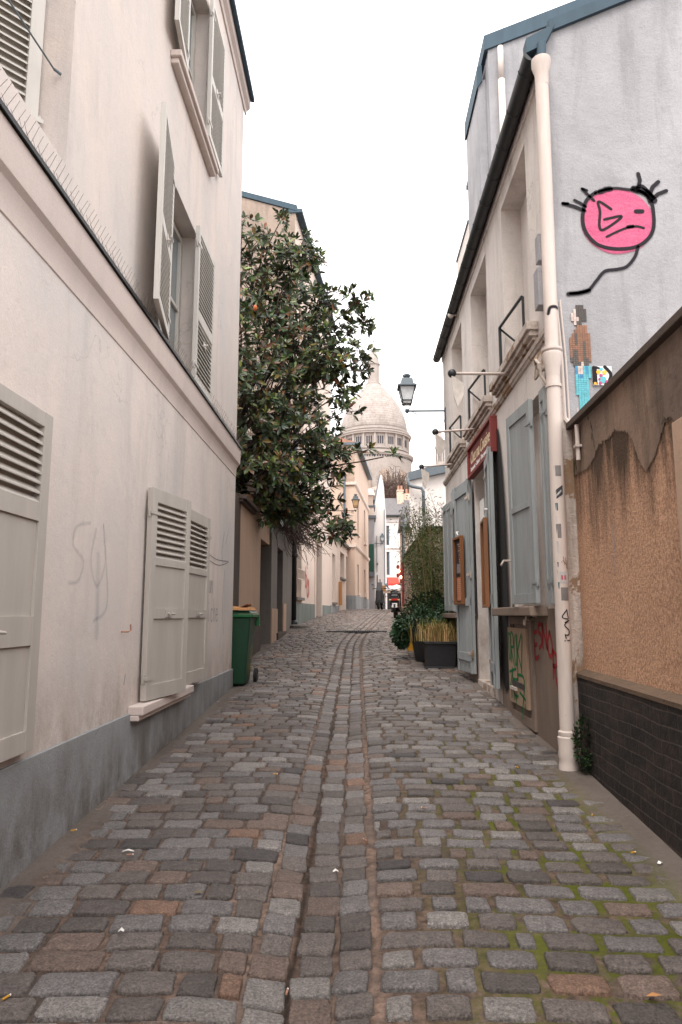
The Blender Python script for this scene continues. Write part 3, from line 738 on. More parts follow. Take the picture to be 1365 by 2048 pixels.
# anti-bird wires along the cornice, in strips
for i in range(14):
    m = MB(); s0 = 1.6 + i * 0.55
    for k in range(11):
        s_ = s0 + k * 0.05
        b = FL(s_, 3.69, 0.05)
        for dx, ds in ((0.04, 0.02), (-0.03, -0.02)):
            e = FL(s_ + ds + random.uniform(-.012, .012), 3.69 + random.uniform(0.095, 0.12), 0.05 + dx + random.uniform(-.01, .01)); m.tube([b, e], 0.0013, 3, caps=False)
    m.fbox(FL, s0 - 0.01, s0 + 0.52, 3.70, 3.708, 0.04, 0.06)
    m.build('bird_wire_strip', M['spike'], L1)
# writing and scribbles on the render
m = MB()
def hand(mb, fr, txt, s, z, size, w, sgn=1, gap=0.75):
    G_ = {'e': [[(0, .5), (.6, .55), (.5, .95), (.15, .9), (0, .4), (.25, 0), (.65, .15)]], 'u': [[(0, 1), (.05, .2), (.35, 0), (.6, .3), (.62, 1), (.7, 0)]],
          'n': [[(0, 0), (.05, 1)], [(.05, .6), (.35, 1), (.6, .7), (.62, 0)]], 'r': [[(0, 0), (.05, 1)], [(.05, .6), (.3, .98), (.5, .85)]],
          'i': [[(.1, 0), (.12, .9)], [(.1, 1.3), (.16, 1.42)]], 'c': [[(.6, .85), (.2, .95), (0, .45), (.25, 0), (.62, .15)]],
          'h': [[(0, 0), (.02, 1.7)], [(.02, .6), (.3, 1), (.55, .7), (.58, 0)]], ' ': []}
    for ch in txt:
        for p in G_[ch]: stroke(mb, fr, [(s + sgn * a * size * gap, z + b * size) for a, b in p], w, 0.003, 0.4)
        s += sgn * size * gap * 1.05 if ch != ' ' else sgn * size * 0.6
hand(m, FL, "e un", 7.62, 1.66, 0.14, 0.010)
hand(m, FL, "riche", 7.66, 1.34, 0.15, 0.010, gap=0.9)
stroke(m, FL, [(7.55, 2.10), (8.2, 2.06), (8.95, 2.09), (8.3, 2.00), (7.6, 2.03)], 0.008, 0.003, 0.3)
stroke(m, FL, [(5.05, 1.00), (5.03, 0.93)], 0.008, 0.003)
m.build('pencil_writing', M['pencil'], L1)
m = MB()
stroke(m, FL, [(4.25, 1.98), (4.05, 1.93), (4.02, 1.82), (4.18, 1.74), (4.12, 1.62), (3.98, 1.60)], 0.035, 0.0025, 0.9)
stroke(m, FL, [(4.36, 1.95), (4.30, 1.75), (4.42, 1.60), (4.55, 1.76), (4.48, 2.0), (4.62, 1.5), (4.40, 1.38)], 0.04, 0.0025, 0.9)
stroke(m, FL, [(4.42, 1.78), (4.44, 1.55), (4.46, 1.30)], 0.10, 0.0022, 1.0)
stroke(m, FL, [(8.62, 2.42), (8.50, 2.20), (8.55, 2.05)], 0.05, 0.0025, 0.9); stroke(m, FL, [(8.70, 1.95), (8.62, 1.55), (8.72, 1.20)], 0.05, 0.0025, 0.9)
stroke(m, FL, [(8.9, 2.5), (8.75, 2.3)], 0.03, 0.0025, 0.9)
m.build('faded_graffiti', M['bluesmear'], L1)

# ---------------------------------------------------------------- right house
FR_ = Fr((1.65, 0), (0, 1), (-1, 0))
RH = thing('old_white_house', (1.65, 8, gz(8)), "old white house on the right with blue-grey shutters and a red signboard", "house")
m = MB()
facade(m, FR_, 5.6, 12.8, 0.0, 6.32, [(6.28, 7.42, 4.02, 5.97, 0.24), (8.38, 9.58, 4.02, 5.97, 0.24), (10.48, 11.60, 4.02, 5.97, 0.24), (8.62, 9.66, 0.55, 3.30, 0.55), (6.05, 6.98, 1.5, 3.4, 0.15), (11.2, 12.0, 1.5, 3.2, 0.15)], 0.24, 6.5, top=False, ends=False)
yb = 12.8
m.quad((1.65, yb, 0), (8.2, yb, 0), (8.2, yb, 6.32), (1.65, yb, 6.32)); m.add([(1.65, yb, 6.32), (8.2, yb, 6.32), (4.9, yb, 7.75)], [(0, 1, 2)])
m.quad((8.2, 5.6, 0), (8.2, yb, 0), (8.2, yb, 6.32), (8.2, 5.6, 6.32))
m.build('wall', M['white_r'], RH)
# gable end facing down the street (grey render)
m = MB()
gp = [(1.65, 0.0), (8.2, 0.0), (8.2, 6.5), (5.0, 7.93), (1.74, 6.56), (1.65, 6.38)]
m.add([(x, 5.598, z) for x, z in gp], [list(range(6))]); m.build('gable_wall', M['gable'], RH)
m = MB(); m.prism([(1.72, 5.56, 6.54), (5.0, 5.56, 7.95), (8.3, 5.56, 6.50), (8.3, 5.56, 6.60), (5.0, 5.56, 8.06), (1.72, 5.56, 6.655)], (0, 0.2, 0)); m.build('verge_flashing', M['zinc_blue'], RH)
m = MB(); m.add([(1.55, 5.75, 6.36), (1.55, 12.85, 6.36), (4.9, 12.85, 7.82), (4.9, 5.75, 7.82), (8.3, 12.85, 6.36), (8.3, 5.75, 6.36)], [(0, 1, 2, 3), (3, 2, 4, 5)]); m.build('roof', M['slate'], RH)
# gutter
m = MB()
n = 12; y0, y1 = 5.5, 12.9
prof = [(1.545 + 0.072 * math.cos(math.pi + math.pi * k / 8), 6.27 + 0.072 * math.sin(math.pi + math.pi * k / 8)) for k in range(9)] + [(1.64 + 0.0, 6.30)]
prof += [(1.605, 6.30), (1.545, 6.21), (1.485, 6.28)]
vs = [(x, y0, z) for x, z in prof] + [(x, y1, z) for x, z in prof]; k = len(prof)
m.add(vs, [(i, (i + 1) % k, (i + 1) % k + k, i + k) for i in range(k)] + [list(range(k)), list(range(2 * k - 1, k - 1, -1))])
for j in range(15):
    yy = 5.7 + j * 0.5
    a = [(1.545 + 0.074 * math.cos(math.pi + math.pi * q / 8), yy, 6.27 + 0.074 * math.sin(math.pi + math.pi * q / 8)) for q in range(9)]
    m.tube(a, 0.006, 4)
m.build('gutter', M['darkmetal'], RH, auto=40)
m = MB(); m.prism([(1.50, 5.50, 6.28), (1.66, 5.50, 6.36), (1.76, 5.50, 6.56), (1.50, 5.50, 6.42)], (0, 0.12, 0)); m.tube([(1.63, 5.50, 6.36), (1.62, 5.49, 6.15)], 0.04, 10); m.build('gutter_hopper', M['zinc_blue'], RH)
m = MB(); m.fbox(FR_, 5.6, 12.8, 6.16, 6.33, 0.0, 0.02); m.build('eaves_board', M['white_r'], RH)
# string course
m = MB(); sweep(m, FR_, 5.6, 12.82, [(0, 3.77), (0.022, 3.775), (0.028, 3.80), (0.04, 3.805), (0.045, 3.845), (0.0, 3.87)]); m.build('string_course', M['peel'], RH, auto=30)
# painted base
m = MB(); m.fbox(FR_, 5.6, 8.15, 0.0, 1.47, 0, 0.008); m.build('painted_base', M['brownplinth'], RH); m = MB(); m.fbox(FR_, 9.75, 12.81, 0.0, 1.40, 0, 0.008); m.build('painted_base', M['brownplinth'], RH)
# upper sills with iron guard brackets
for a, b in ((6.05, 7.86), (8.22, 9.96), (10.32, 11.9)):
    m = MB(); m.fbox(FR_, a, b, 3.97, 4.05, 0, 0.11); m.fbox(FR_, a + 0.02, b - 0.02, 3.92, 3.97, 0, 0.085); m.fbox(FR_, a + 0.04, b - 0.04, 3.885, 3.92, 0, 0.05)
    s = m.build('window_sill', M['peel'], RH, bevel=0.006)
for a, b in ((6.28, 7.42), (8.38, 9.58), (10.48, 11.60)):
    m = MB()
    for e, sg in ((b - 0.04, -1),):
        m.fbox(FR_, e - 0.015, e + 0.015, 4.05, 4.55, 0.05, 0.08)
        m.tube([FR_(e, 4.55, 0.065), FR_(a + 0.30, 4.53, 0.01)], 0.016, 6)
        m.tube([FR_(e, 4.54, 0.065), FR_(e - 0.02, 4.36, -0.12)], 0.012, 6); m.tube([FR_(a + 0.3, 4.53, 0.0), FR_(a + 0.3, 4.05, 0.0)], 0.014, 6)
    m.build('window_guard', M['darkmetal'], RH)
    m = MB(); m.fbox(FR_, a + 0.0, b, 4.02, 5.97, -0.235, -0.22); m.build('blind_panel', M['white_r'], RH)
# ground floor folding shutter leaves
shutter(RH, FR_.mat(6.04, 1.515, 0.085) @ Matrix.Rotation(R(5.2), 4, 'Z'), 0.66, 1.80, M['shut_blue'], (), [(0.05, 0.47), (0.50, 0.94)], 0.04, 0.075, boards=0, label="blue-grey boarded shutter leaf, chipped at the hinges")
shutter(RH, FR_.mat(5.78, 1.505, 0.02), 0.15, 1.84, M['shut_blue'], (), [(0.06, 0.94)], 0.04, 0.03)
shutter(RH, FR_.mat(11.62, 1.48, 0.04) @ Matrix.Rotation(R(2), 4, 'Z'), 0.45, 1.82, M['shut_blue'], (), [(0.05, 0.94)], 0.04, 0.06)
shutter(RH, FR_.mat(12.12, 1.48, 0.05), 0.50, 1.86, M['shut_blue'], (), [(0.05, 0.94)], 0.04, 0.06)
m = MB(); m.fbox(FR_, 6.12, 7.84, 1.405, 1.49, 0, 0.16); m.build('window_sill', M['brownplinth'], RH, bevel=0.01)
m = MB(); m.fbox(FR_, 11.1, 12.75, 1.36, 1.44, 0, 0.13); m.build('window_sill', M['brownplinth'], RH, bevel=0.01)
m = MB(); m.fbox(FR_, 6.99, 7.10, 1.5, 3.1, 0, 0.012); m.build('window_surround', M['pink_trim'], RH)
# doorway: open leaves, step, transom box
m = MB(); m.fbox(FR_, 8.60, 9.72, 0.35, 0.56, -0.5, 0.02); m.build('door_step', M['peel'], RH, bevel=0.01)
m = MB(); m.fbox(FR_, 8.64, 8.70, 0.56, 3.28, -0.50, -0.44); m.fbox(FR_, 9.58, 9.64, 0.56, 3.28, -0.50, -0.44); m.fbox(FR_, 8.7, 9.58, 0.56, 2.5, -0.51, -0.46); m.build('inner_door', M['darkdoor'], RH)
m = MB(); m.fbox(FR_, 9.36, 9.655, 2.55, 2.98, -0.4, -0.06); m.build('meter_box', M['white'], RH, bevel=0.01)
def door_leaf(Mx, w, h, label):
    m = MB(Mx); m.box(0, w, 0, 0.045, 0, h)
    for i in range(1, 4): m.box(w * i / 4 - 0.003, w * i / 4 + 0.003, 0.045, 0.048, 0.02, h - 0.02)
    for zz in (0.06, 0.34, 0.93): m.box(0.0, w, 0.049, 0.068, h * zz, h * zz + 0.11)
    m.box(0.0, 0.07, 0.049, 0.066, 0, h); m.box(w - 0.07, w, 0.049, 0.066, 0, h)
    d = m.build('door', M['shut_blue'], RH, bevel=0.003, label=label)
    for zz in (0.1, 0.5, 0.9): h_ = MB(Mx); h_.box(-0.03, 0.14, 0.067, 0.073, h * zz - 0.02, h * zz + 0.02); h_.tube([(-0.02, 0.05, h * zz - 0.05), (-0.02, 0.05, h * zz + 0.05)], 0.013, 8); h_.build('hinge', M['peel'], d)
    k = MB(Mx); k.tube([(w * 0.7, 0.066, h * 0.74), (w * 0.7, 0.10, h * 0.74)], 0.01, 8); k.tube([(w * 0.7, 0.10, h * 0.74), (w * 0.55, 0.105, h * 0.72)], 0.008, 8); k.build('handle', M['white'], d)
    return d
door_leaf(FR_.mat(9.73, 0.62, 0.03) @ Matrix.Rotation(R(5.5), 4, 'Z'), 0.80, 2.70, "blue-grey plank door leaf folded back on the wall, far side")
door_leaf(FR_.mat(8.50, 0.60, 0.01) @ Matrix.Rotation(R(174), 4, 'Z') @ Matrix.Scale(-1, 4, (0, 1, 0)), 0.50, 2.76, "blue-grey door leaf seen almost edge on, near side")
for s_, z_ in ((10.62, 3.22), (10.62, 1.55)):
    m = MB(); m.prism([FR_(s_, z_ - 0.1, 0.12), FR_(s_ + 0.10, z_ - 0.08, 0.16), FR_(s_ + 0.13, z_ + 0.05, 0.16), FR_(s_ + 0.06, z_ + 0.12, 0.14), FR_(s_, z_ + 0.1, 0.12)], (-0.03, 0, 0)); m.build('shutter_stay', M['shut_blue'], RH)
# soft-edged dark patch, tapering upwards, on the wall behind the near door leaf
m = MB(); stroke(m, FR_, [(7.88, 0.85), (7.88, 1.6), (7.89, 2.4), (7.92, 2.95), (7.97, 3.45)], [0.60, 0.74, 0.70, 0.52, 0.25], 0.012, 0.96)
m.build('dark_patch', M['darkening'], RH); m = MB()
stroke(m, FR_, [(5.84, 1.55), (5.84, 2.5), (5.85, 3.5)], [0.22, 0.22, 0.10], 0.005, 0.95); m.build('dark_patch', M['darkening'], RH); m = MB(); stroke(m, FR_, [(9.72, 1.4), (9.74, 2.4), (9.75, 3.1)], [0.12, 0.12, 0.06], 0.004, 0.9)
stroke(m, FR_, [(7.28, 1.62), (7.28, 2.0), (7.27, 2.3)], [0.08, 0.06, 0.03], 0.007, 0.9)
stroke(m, FR_, [(7.45, 1.75), (7.45, 1.35), (7.47, 1.1)], [0.10, 0.07, 0.02], 0.012, 0.9)
m.build('dark_patch', M['darkening'], RH)
m = MB(); m.tube([FR_(7.42, 1.98, 0), FR_(7.42, 1.98, 0.10), FR_(7.36, 1.93, 0.14)], 0.012, 6); m.tube([FR_(6.62, 1.38, 0.0), FR_(6.60, 1.36, 0.1), FR_(6.5, 1.33, 0.12)], 0.014, 6); m.tube([FR_(6.5, 1.33, 0.12), FR_(6.45, 1.42, 0.11), FR_(6.4, 1.40, 0.03)], 0.010, 6)
m.build('wall_hook', M['peel'], RH)
# cellar hatch with green tag and letter slot
m = MB(); a, b, c, d = 6.62, 7.60, 0.36, 1.40
m.fbox(FR_, a, a + 0.10, c, d, 0.0, 0.035); m.fbox(FR_, b - 0.08, b, c, d, 0, 0.035); m.fbox(FR_, a + 0.1, b - 0.08, d - 0.08, d, 0, 0.033); m.fbox(FR_, a + 0.1, b - 0.08, c, c + 0.09, 0, 0.033)
hb = m.build('hatch_frame', M['brownplinth'], RH, bevel=0.004)
m = MB(); m.fbox(FR_, a + 0.16, b - 0.02, 0.53, 1.285, 0.02, 0.05); hp = m.build('hatch_panel', plaster("hatch_ply", (0.36, 0.255, 0.18), (0.32, 0.225, 0.16), (0.24, 0.16, 0.11), 0.4, 0.1, 60), RH, bevel=0.003)
m = MB(); m.fbox(FR_, 6.90, 7.42, 0.70, 0.755, 0.051, 0.054); m.build('letter_slot', M['black'], hp)
m = MB(); m.fbox(FR_, 7.20, 7.44, 0.665, 0.695, 0.051, 0.075); m.build('slot_flap', M['peel'], hp)
m = MB(); G = lambda P, w=0.030: stroke(m, FR_, P, w, 0.053, 0.3, n=5)
def gg(pts): return [(7.55 - u * 0.70, 1.25 - v * 0.62) for u, v in pts]     # u 0..1 left-to-right as read, v down
for P in ([(0.02, .05), (.05, .45), (.13, .42), (.16, .1), (.05, .04)], [(.2, .5), (.18, .06), (.32, .06), (.33, .25), (.2, .28), (.36, .55)],
          [(.42, .08), (.38, .3), (.44, .52), (.52, .5), (.55, .25), (.5, .05)], [(.58, .06), (.56, .75)], [(.6, .3), (.85, .04)], [(.6, .32), (.78, .55)], [(.9, .08), (.8, .62)], [(.03, .68), (.45, .60)],
          [(.22, .6), (.3, 1.0), (.55, 1.02)], [(.26, .78), (.56, .76)], [(.55, .68), (.95, .74), (.72, 1.35)], [(.66, .95), (.98, 1.02)], [(.05, .92), (.2, .7)],
          [(.3, 1.0), (.31, 1.1)], [(.42, 1.0), (.42, 1.15)], [(.12, .9), (.13, 1.08)], [(.95, 1.1), (.95, 1.16)]): G(gg(P))
m.build('green_graffiti', M['greenspray'], hp)
m = MB(); RS = lambda P, w=0.044: stroke(m, FR_, P, w, 0.011, 0.7, n=5)
def lt(x0, z0, w_, h_, P, rot=0):
    out = []
    for u, v in P:
        x, z = u * w_, v * h_; out.append((x0 - (x * math.cos(rot) - z * math.sin(rot)), z0 + x * math.sin(rot) + z * math.cos(rot)))
    return out
RS(lt(6.60, 1.02, 0.12, 0.23, [(1, 1), (0, .95), (.1, .5), (.0, 0), (1, 0.02)], 0.15)); RS(lt(6.60, 1.02, 0.12, 0.23, [(0.05, .5), (.8, .52)], 0.15))
RS(lt(6.45, 1.12, 0.13, 0.21, [(.9, .95), (.3, 1), (.1, .7), (.7, .5), (.8, .15), (.1, 0)], 0.1))
RS(lt(6.31, 1.13, 0.13, 0.20, [(0, 0), (0, 1)])); RS(lt(6.31, 1.13, 0.13, 0.20, [(0, 1), (1, 0)])); RS(lt(6.31, 1.13, 0.13, 0.20, [(1, 0), (1, 1)]))
RS(lt(6.15, 1.07, 0.13, 0.20, [(.5, 1), (0.02, .6), (.2, .05), (.8, .05), (1, .5), (.5, 1)]))
RS(lt(6.02, 0.90, 0.12, 0.22, [(0, 0), (.02, 1)], -0.1)); RS(lt(6.02, 0.90, 0.12, 0.22, [(0, 1), (.9, .85), (.7, .5), (.05, .45)], -0.1)); RS(lt(6.02, 0.90, 0.12, 0.22, [(.2, .45), (1.1, -.35)], -0.1))
m.build('red_graffiti', M['redspray'], RH)
# cut-off cable channel and small box beside the pipe
m = MB()
for k, (x, w_) in enumerate(((1.70, 0.03), (1.735, 0.018))): m.tube([(x, 5.57, 2.98), (x - 0.005, 5.57, 3.5), (x - 0.03, 5.57, 4.02)], w_ * 0.5, 8)
m.tube([(1.735, 5.56, 2.98), (1.76, 5.55, 2.955), (1.80, 5.55, 3.0), (1.80, 5.55, 3.08)], 0.006, 6); m.tube([(1.70, 5.56, 2.99), (1.72, 5.55, 2.96)], 0.02, 6)
m.build('cable_duct', M['pipe_w'], RH)
m = MB(); m.prism([(1.655, 5.594, 0.2), (1.76, 5.594, 0.2), (1.755, 5.594, 2.9), (1.72, 5.594, 3.0), (1.69, 5.594, 3.2), (1.655, 5.594, 4.05)], (0, -0.03, 0)); m.build('peeling_corner', M['peel'], RH, bevel=0.006)
m = MB(); m.fbox(FR_, 5.72, 5.86, 4.05, 4.40, 0, 0.08); m.fbox(FR_, 5.74, 5.84, 4.47, 4.72, 0, 0.06); m.build('junction_box', M['gable'], RH, bevel=0.006)
m = MB(); m.ball(FR_(10.75, 6.20, 0.12), 0.05, 10, 6); m.tube([FR_(10.75, 6.20, 0.0), FR_(10.75, 6.20, 0.12)], 0.012, 6); m.build('insulator', M['cloth'], RH)
m = MB()
for th in range(9): pass
m.tube([FR_(5.82, 3.50, 0.0), FR_(5.82, 3.52, 0.10), FR_(5.76, 3.58, 0.12), FR_(5.72, 3.52, 0.10), FR_(5.74, 3.42, 0.08), FR_(5.72, 3.34, 0.04)], 0.014, 8)
m.prism([FR_(5.90, 3.44, 0.10), FR_(5.72, 3.50, 0.05), FR_(5.72, 3.68, 0.05), FR_(5.90, 3.66, 0.08)], (0.02, 0, 0)); m.build('scroll_bracket', M['peel'], RH)

# downpipe at the corner
dp = thing('downpipe', (1.57, 5.42, gz(5.4)), "cream cast-iron downpipe covered in stickers and a black tag", "downpipe")
m = MB(); path = [(1.575, 5.47, 0.24), (1.58, 5.47, 1.6), (1.59, 5.47, 3.4), (1.60, 5.47, 4.6), (1.61, 5.47, 6.15)]
m.tube(path, 0.055, 24)
m.build('pipe', M['pipe_w'], dp, auto=40)
def collar(z, prof, x):
    m = MB(); m.lathe([(r_ * 0.965, z_) for r_, z_ in prof], (x, 5.47, z), 24); m.build('collar', M['pipe_w'], dp, auto=30)
collar(3.42, [(0.058, -0.1), (0.064, -0.02), (0.082, 0.06), (0.082, 0.09), (0.074, 0.10), (0.086, 0.115), (0.086, 0.135), (0.06, 0.14)], 1.59)
collar(6.08, [(0.058, -0.16), (0.062, -0.04), (0.085, 0.03), (0.085, 0.09), (0.06, 0.10)], 1.61)
collar(0.52, [(0.058, -0.02), (0.07, 0.0), (0.07, 0.03), (0.058, 0.04)], 1.577)
collar(0.26, [(0.075, -0.05), (0.075, 0.05), (0.068, 0.09), (0.078, 0.12), (0.07, 0.16), (0.076, 0.25), (0.058, 0.27)], 1.575)
collar(3.24, [(0.058, -0.012), (0.066, -0.012), (0.066, 0.012), (0.058, 0.012)], 1.59)
def on_pipe(z, ang, hgt, wid, mat, name, seg=6, tilt=0.0):
    """a sticker wrapped round the pipe; ang 0 faces the camera, positive to the right"""
    x0 = 1.575 + (z - 0.24) * 0.0058; mb = MB(); vs = []
    for i in range(seg + 1):
        u = i / seg - 0.5; th = R(-90) + R(ang) + u * wid / 0.0565
        for dz in (-0.5, 0.5): vs.append((x0 + 0.0565 * math.cos(th), 5.47 + 0.0565 * math.sin(th), z + dz * hgt + u * tilt))
    mb.add(vs, [(2 * i, 2 * i + 2, 2 * i + 3, 2 * i + 1) for i in range(seg)]); return mb.build(name, mat, dp)
stm = {'grey': flat("grey_sticker", (0.16, 0.145, 0.14)), 'navy': flat("navy_sticker", (0.02, 0.05, 0.08)), 'teal': flat("teal_sticker", (0.02, 0.10, 0.12)), 'pale': flat("pale_sticker", (0.40, 0.38, 0.38)),
       'pink': flat("pink_sticker_print", (0.40, 0.07, 0.09)), 'black': flat("black_sticker", (0.03, 0.03, 0.035))}
on_pipe(2.535, -18, 0.085, 0.065, stm['grey'], 'sticker'); on_pipe(2.36, -12, 0.075, 0.07, stm['black'], 'sticker', tilt=0.05); on_pipe(2.25, -38, 0.06, 0.035, stm['teal'], 'sticker')
on_pipe(2.355, -12, 0.018, 0.05, stm['pale'], 'sticker_print', tilt=0.05)
on_pipe(2.06, -25, 0.11, 0.045, stm['grey'], 'sticker'); on_pipe(2.15, -45, 0.05, 0.03, stm['pale'], 'sticker'); on_pipe(1.93, -42, 0.10, 0.03, stm['pale'], 'sticker')
on_pipe(1.70, 2, 0.09, 0.062, stm['pale'], 'sticker'); on_pipe(1.70, -10, 0.035, 0.014, stm['pink'], 'sticker_print'); on_pipe(1.70, 14, 0.035, 0.014, stm['pink'], 'sticker_print')
on_pipe(1.64, -48, 0.05, 0.035, stm['teal'], 'sticker'); on_pipe(1.72, -55, 0.07, 0.03, stm['navy'], 'sticker'); on_pipe(1.575, 8, 0.10, 0.06, stm['grey'], 'sticker'); on_pipe(1.80, -48, 0.04, 0.03, stm['black'], 'sticker')
class PipeFr:
    def __call__(s, a, z, o=0.0):
        x0 = 1.575 + (z - 0.24) * 0.0058; th = R(-90) + a / 0.055; r = 0.055 + o
        return (x0 + r * math.cos(th), 5.47 + r * math.sin(th), z)
PF = PipeFr(); m = MB()
for P in ([(0.015, 1.455), (-0.02, 1.40), (0.022, 1.385)], [(0.015, 1.455), (0.026, 1.39)], [(0.03, 1.375), (-0.005, 1.34), (0.028, 1.30), (0.024, 1.27), (0.005, 1.265)], [(-0.002, 1.36), (0.03, 1.375)], [(-0.004, 1.27), (0.002, 1.24)], [(0.012, 1.225), (0.032, 1.225)], [(-0.008, 1.222), (-0.005, 1.222)]):
    stroke(m, PF, P, 0.009, 0.0025, 0.3)
for P in ([(-0.035, 3.84), (-0.02, 3.885), (0.02, 3.895), (0.055, 3.89)],): stroke(m, PF, P, 0.035, 0.0022, 0.9)
m.build('black_tag', M['blackpaint'], dp)
m = MB()
for P in ([(0.0, 1.83), (0.03, 1.80)], [(0.005, 1.86), (0.012, 1.80)], [(0.02, 1.85), (0.028, 1.79)], [(-0.01, 1.82), (0.04, 1.77)], [(0.035, 1.83), (0.04, 1.78)]): stroke(m, PF, P, 0.005, 0.0024, 0.3)
m.build('brown_tag', spraym("brown_marker", (0.20, 0.10, 0.05), 1.5), dp)

# ivy clump at the foot of the pipe
def leaf_cloud(mb, n, posfn, ln, wd, cols, up=0.2, droop=0.0):
    mb.c = True
    for _ in range(n):
        p, d = posfn(); L = ln * random.uniform(0.65, 1.25); W = wd * random.uniform(0.75, 1.2)
        d = Vector(d).normalized(); a = Vector((random.uniform(-1, 1), random.uniform(-1, 1), random.uniform(-1, 1)))
        s_ = d.cross(a); s_ = s_.normalized() if s_.length > 1e-3 else Vector((1, 0, 0)); n_ = s_.cross(d)
        p = Vector(p); c = random.choice(cols); k = random.uniform(0.75, 1.3); c = (c[0] * k, c[1] * k, c[2] * k)
        vs = [p, p + d * L * 0.5 + s_ * W * 0.5 + n_ * W * 0.12, p + d * L + Vector((0, 0, -droop * L)), p + d * L * 0.5 - s_ * W * 0.5 + n_ * W * 0.12, p + d * L * 0.5]
        mb.add(vs, [(0, 1, 4), (1, 2, 4), (2, 3, 4), (3, 0, 4)], None, [c] * 5)
def in_ell(c, r, shell=0.45):
    while True:
        v = Vector((random.uniform(-1, 1), random.uniform(-1, 1), random.uniform(-1, 1)))
        if shell < v.length <= 1: return Vector(c) + Vector((v.x * r[0], v.y * r[1], v.z * r[2])), v
iv = thing('ivy_clump', (1.64, 5.36, gz(5.36)), "small green self-sown weed clump at the foot of the cream downpipe", "plant")
m = MB()
def pf():
    p, v = in_ell((1.675, 5.33, 0.47), (0.085, 0.09, 0.21), 0.2); return p, v + Vector((-0.2, -0.5, 0.1))
leaf_cloud(m, 420, pf, 0.034, 0.026, [(0.03, 0.06, 0.025), (0.018, 0.036, 0.018), (0.045, 0.085, 0.03)])
m.build('foliage', M['leaf_m'], iv)
m = MB()
for k in range(14): m.tube([(1.65, 5.40, 0.27), (1.63 + random.uniform(-.04, .05), 5.36 + random.uniform(-.05, .03), 0.4), (1.62 + random.uniform(-.08, .09), 5.33 + random.uniform(-.08, .05), random.uniform(.45, .68))], 0.002, 4)
m.build('stem', M['twig'], iv)

# ---------------------------------------------------------------- gable art
FG = Fr((0, 5.596), (1, 0), (0, -1))
gt = thing('spray_painted_face', (2.25, 5.59, 4.1), "pink spray-painted round face with spiky hair and trailing line on the grey gable", "graffiti")
m = MB(); m.c = True
c = (2.232, 4.748); rx, rz = 0.298, 0.288; vs = [FG(c[0], c[1], 0.003)]; cs = [(1, 1, 1)]; fs = []
K = 48
for ring, (q, a) in enumerate(((0.93, 1.0), (1.0, 0.85), (1.06, 0.0))):
    for k in range(K):
        th = 2 * math.pi * k / K; j = 1 + 0.02 * noise.noise(Vector((math.cos(th) * 2, math.sin(th) * 2, 0)))
        vs.append(FG(c[0] + rx * q * j * math.cos(th), c[1] + rz * q * j * math.sin(th) - 0.012 * (q > .95), 0.003)); cs.append((a, a, a))
fs = [(0, 1 + k, 1 + (k + 1) % K) for k in range(K)]
for r_ in range(2): fs += [(1 + r_ * K + k, 1 + (r_ + 1) * K + k, 1 + (r_ + 1) * K + (k + 1) % K, 1 + r_ * K + (k + 1) % K) for k in range(K)]
m.add(vs, fs, None, cs)
pm, nt, b = base("pink_spray", 0.8, 0.2)
col = mixc(nt, noise_node(nt, 9, 5, 0.7, (0.35, 1, 1.6)), (0.46, 0.06, 0.15), (0.64, 0.17, 0.28)); col = mixc(nt, 0.35, col, mixc(nt, 1.0, col, _lk(nt, noise_node(nt, 60, 4, 0.8), _ramp(nt, [(0.35, 0.4), (0.65, 1.3)])), 'MULTIPLY')); nt.links.new(col, b.inputs["Base Color"]); add_bump(nt, b, noise_node(nt, 60, 4, 0.7), 0.6, 0.01)
a = nt.nodes.new("ShaderNodeAttribute"); a.attribute_name = "col"; nt.links.new(a.outputs["Fac"], b.inputs["Alpha"])
m.build('pink_fill', pm, gt)
m = MB()
def px(u, v):
    """picture of the mural: wall coordinates (metres) from a 100-unit sketch grid"""
    return (1.935 + (u - 1160) * 0.004140, 5.052 - (v - 375) * 0.004070 * 1.02)
def S(P, w, soft=0.35): stroke(m, FG, [px(*p) for p in P], w * 1.35, 0.006, soft, smooth=len(P) > 3)
S([(1192, 385), (1170, 405), (1161, 440), (1164, 470), (1180, 495), (1200, 507), (1230, 512), (1265, 508), (1290, 492), (1303, 470), (1306, 440), (1303, 410), (1290, 390), (1268, 380)], 0.026)
S([(1190, 388), (1205, 382), (1230, 378), (1250, 380), (1270, 383)], 0.028, 0.9)
S([(1200, 385), (1212, 380), (1220, 379)], 0.045, 0.6)
S([(1220, 424), (1195, 407), (1197, 430), (1194, 460), (1200, 470), (1225, 455), (1240, 440), (1205, 447)], 0.019)
S([(1208, 485), (1230, 474), (1250, 466), (1270, 463), (1284, 467)], 0.017); S([(1252, 464), (1262, 463)], 0.026)
S([(1271, 430), (1283, 430)], 0.032)
S([(1122, 410), (1145, 417), (1166, 427)], 0.024); S([(1146, 403), (1158, 410), (1168, 418)], 0.020); S([(1163, 378), (1173, 390), (1186, 405)], 0.020); S([(1163, 378), (1172, 382)], 0.022); S([(1122, 410), (1132, 411)], 0.024)
S([(1280, 346), (1283, 360), (1276, 385)], 0.028); S([(1320, 365), (1308, 376), (1298, 400)], 0.030); S([(1335, 385), (1318, 392), (1300, 408)], 0.028)
S([(1270, 380), (1285, 384), (1298, 392), (1308, 405)], 0.055, 0.5); S([(1274, 378), (1285, 374), (1296, 384), (1306, 398)], 0.03)
S([(1270, 508), (1262, 530), (1245, 550), (1225, 556), (1200, 560), (1182, 580), (1165, 600), (1145, 606), (1128, 607)], 0.024, 0.5)
S([(1165, 601), (1145, 606), (1125, 608)], 0.04, 0.95)
m.build('black_lines', M['blackpaint'], gt)

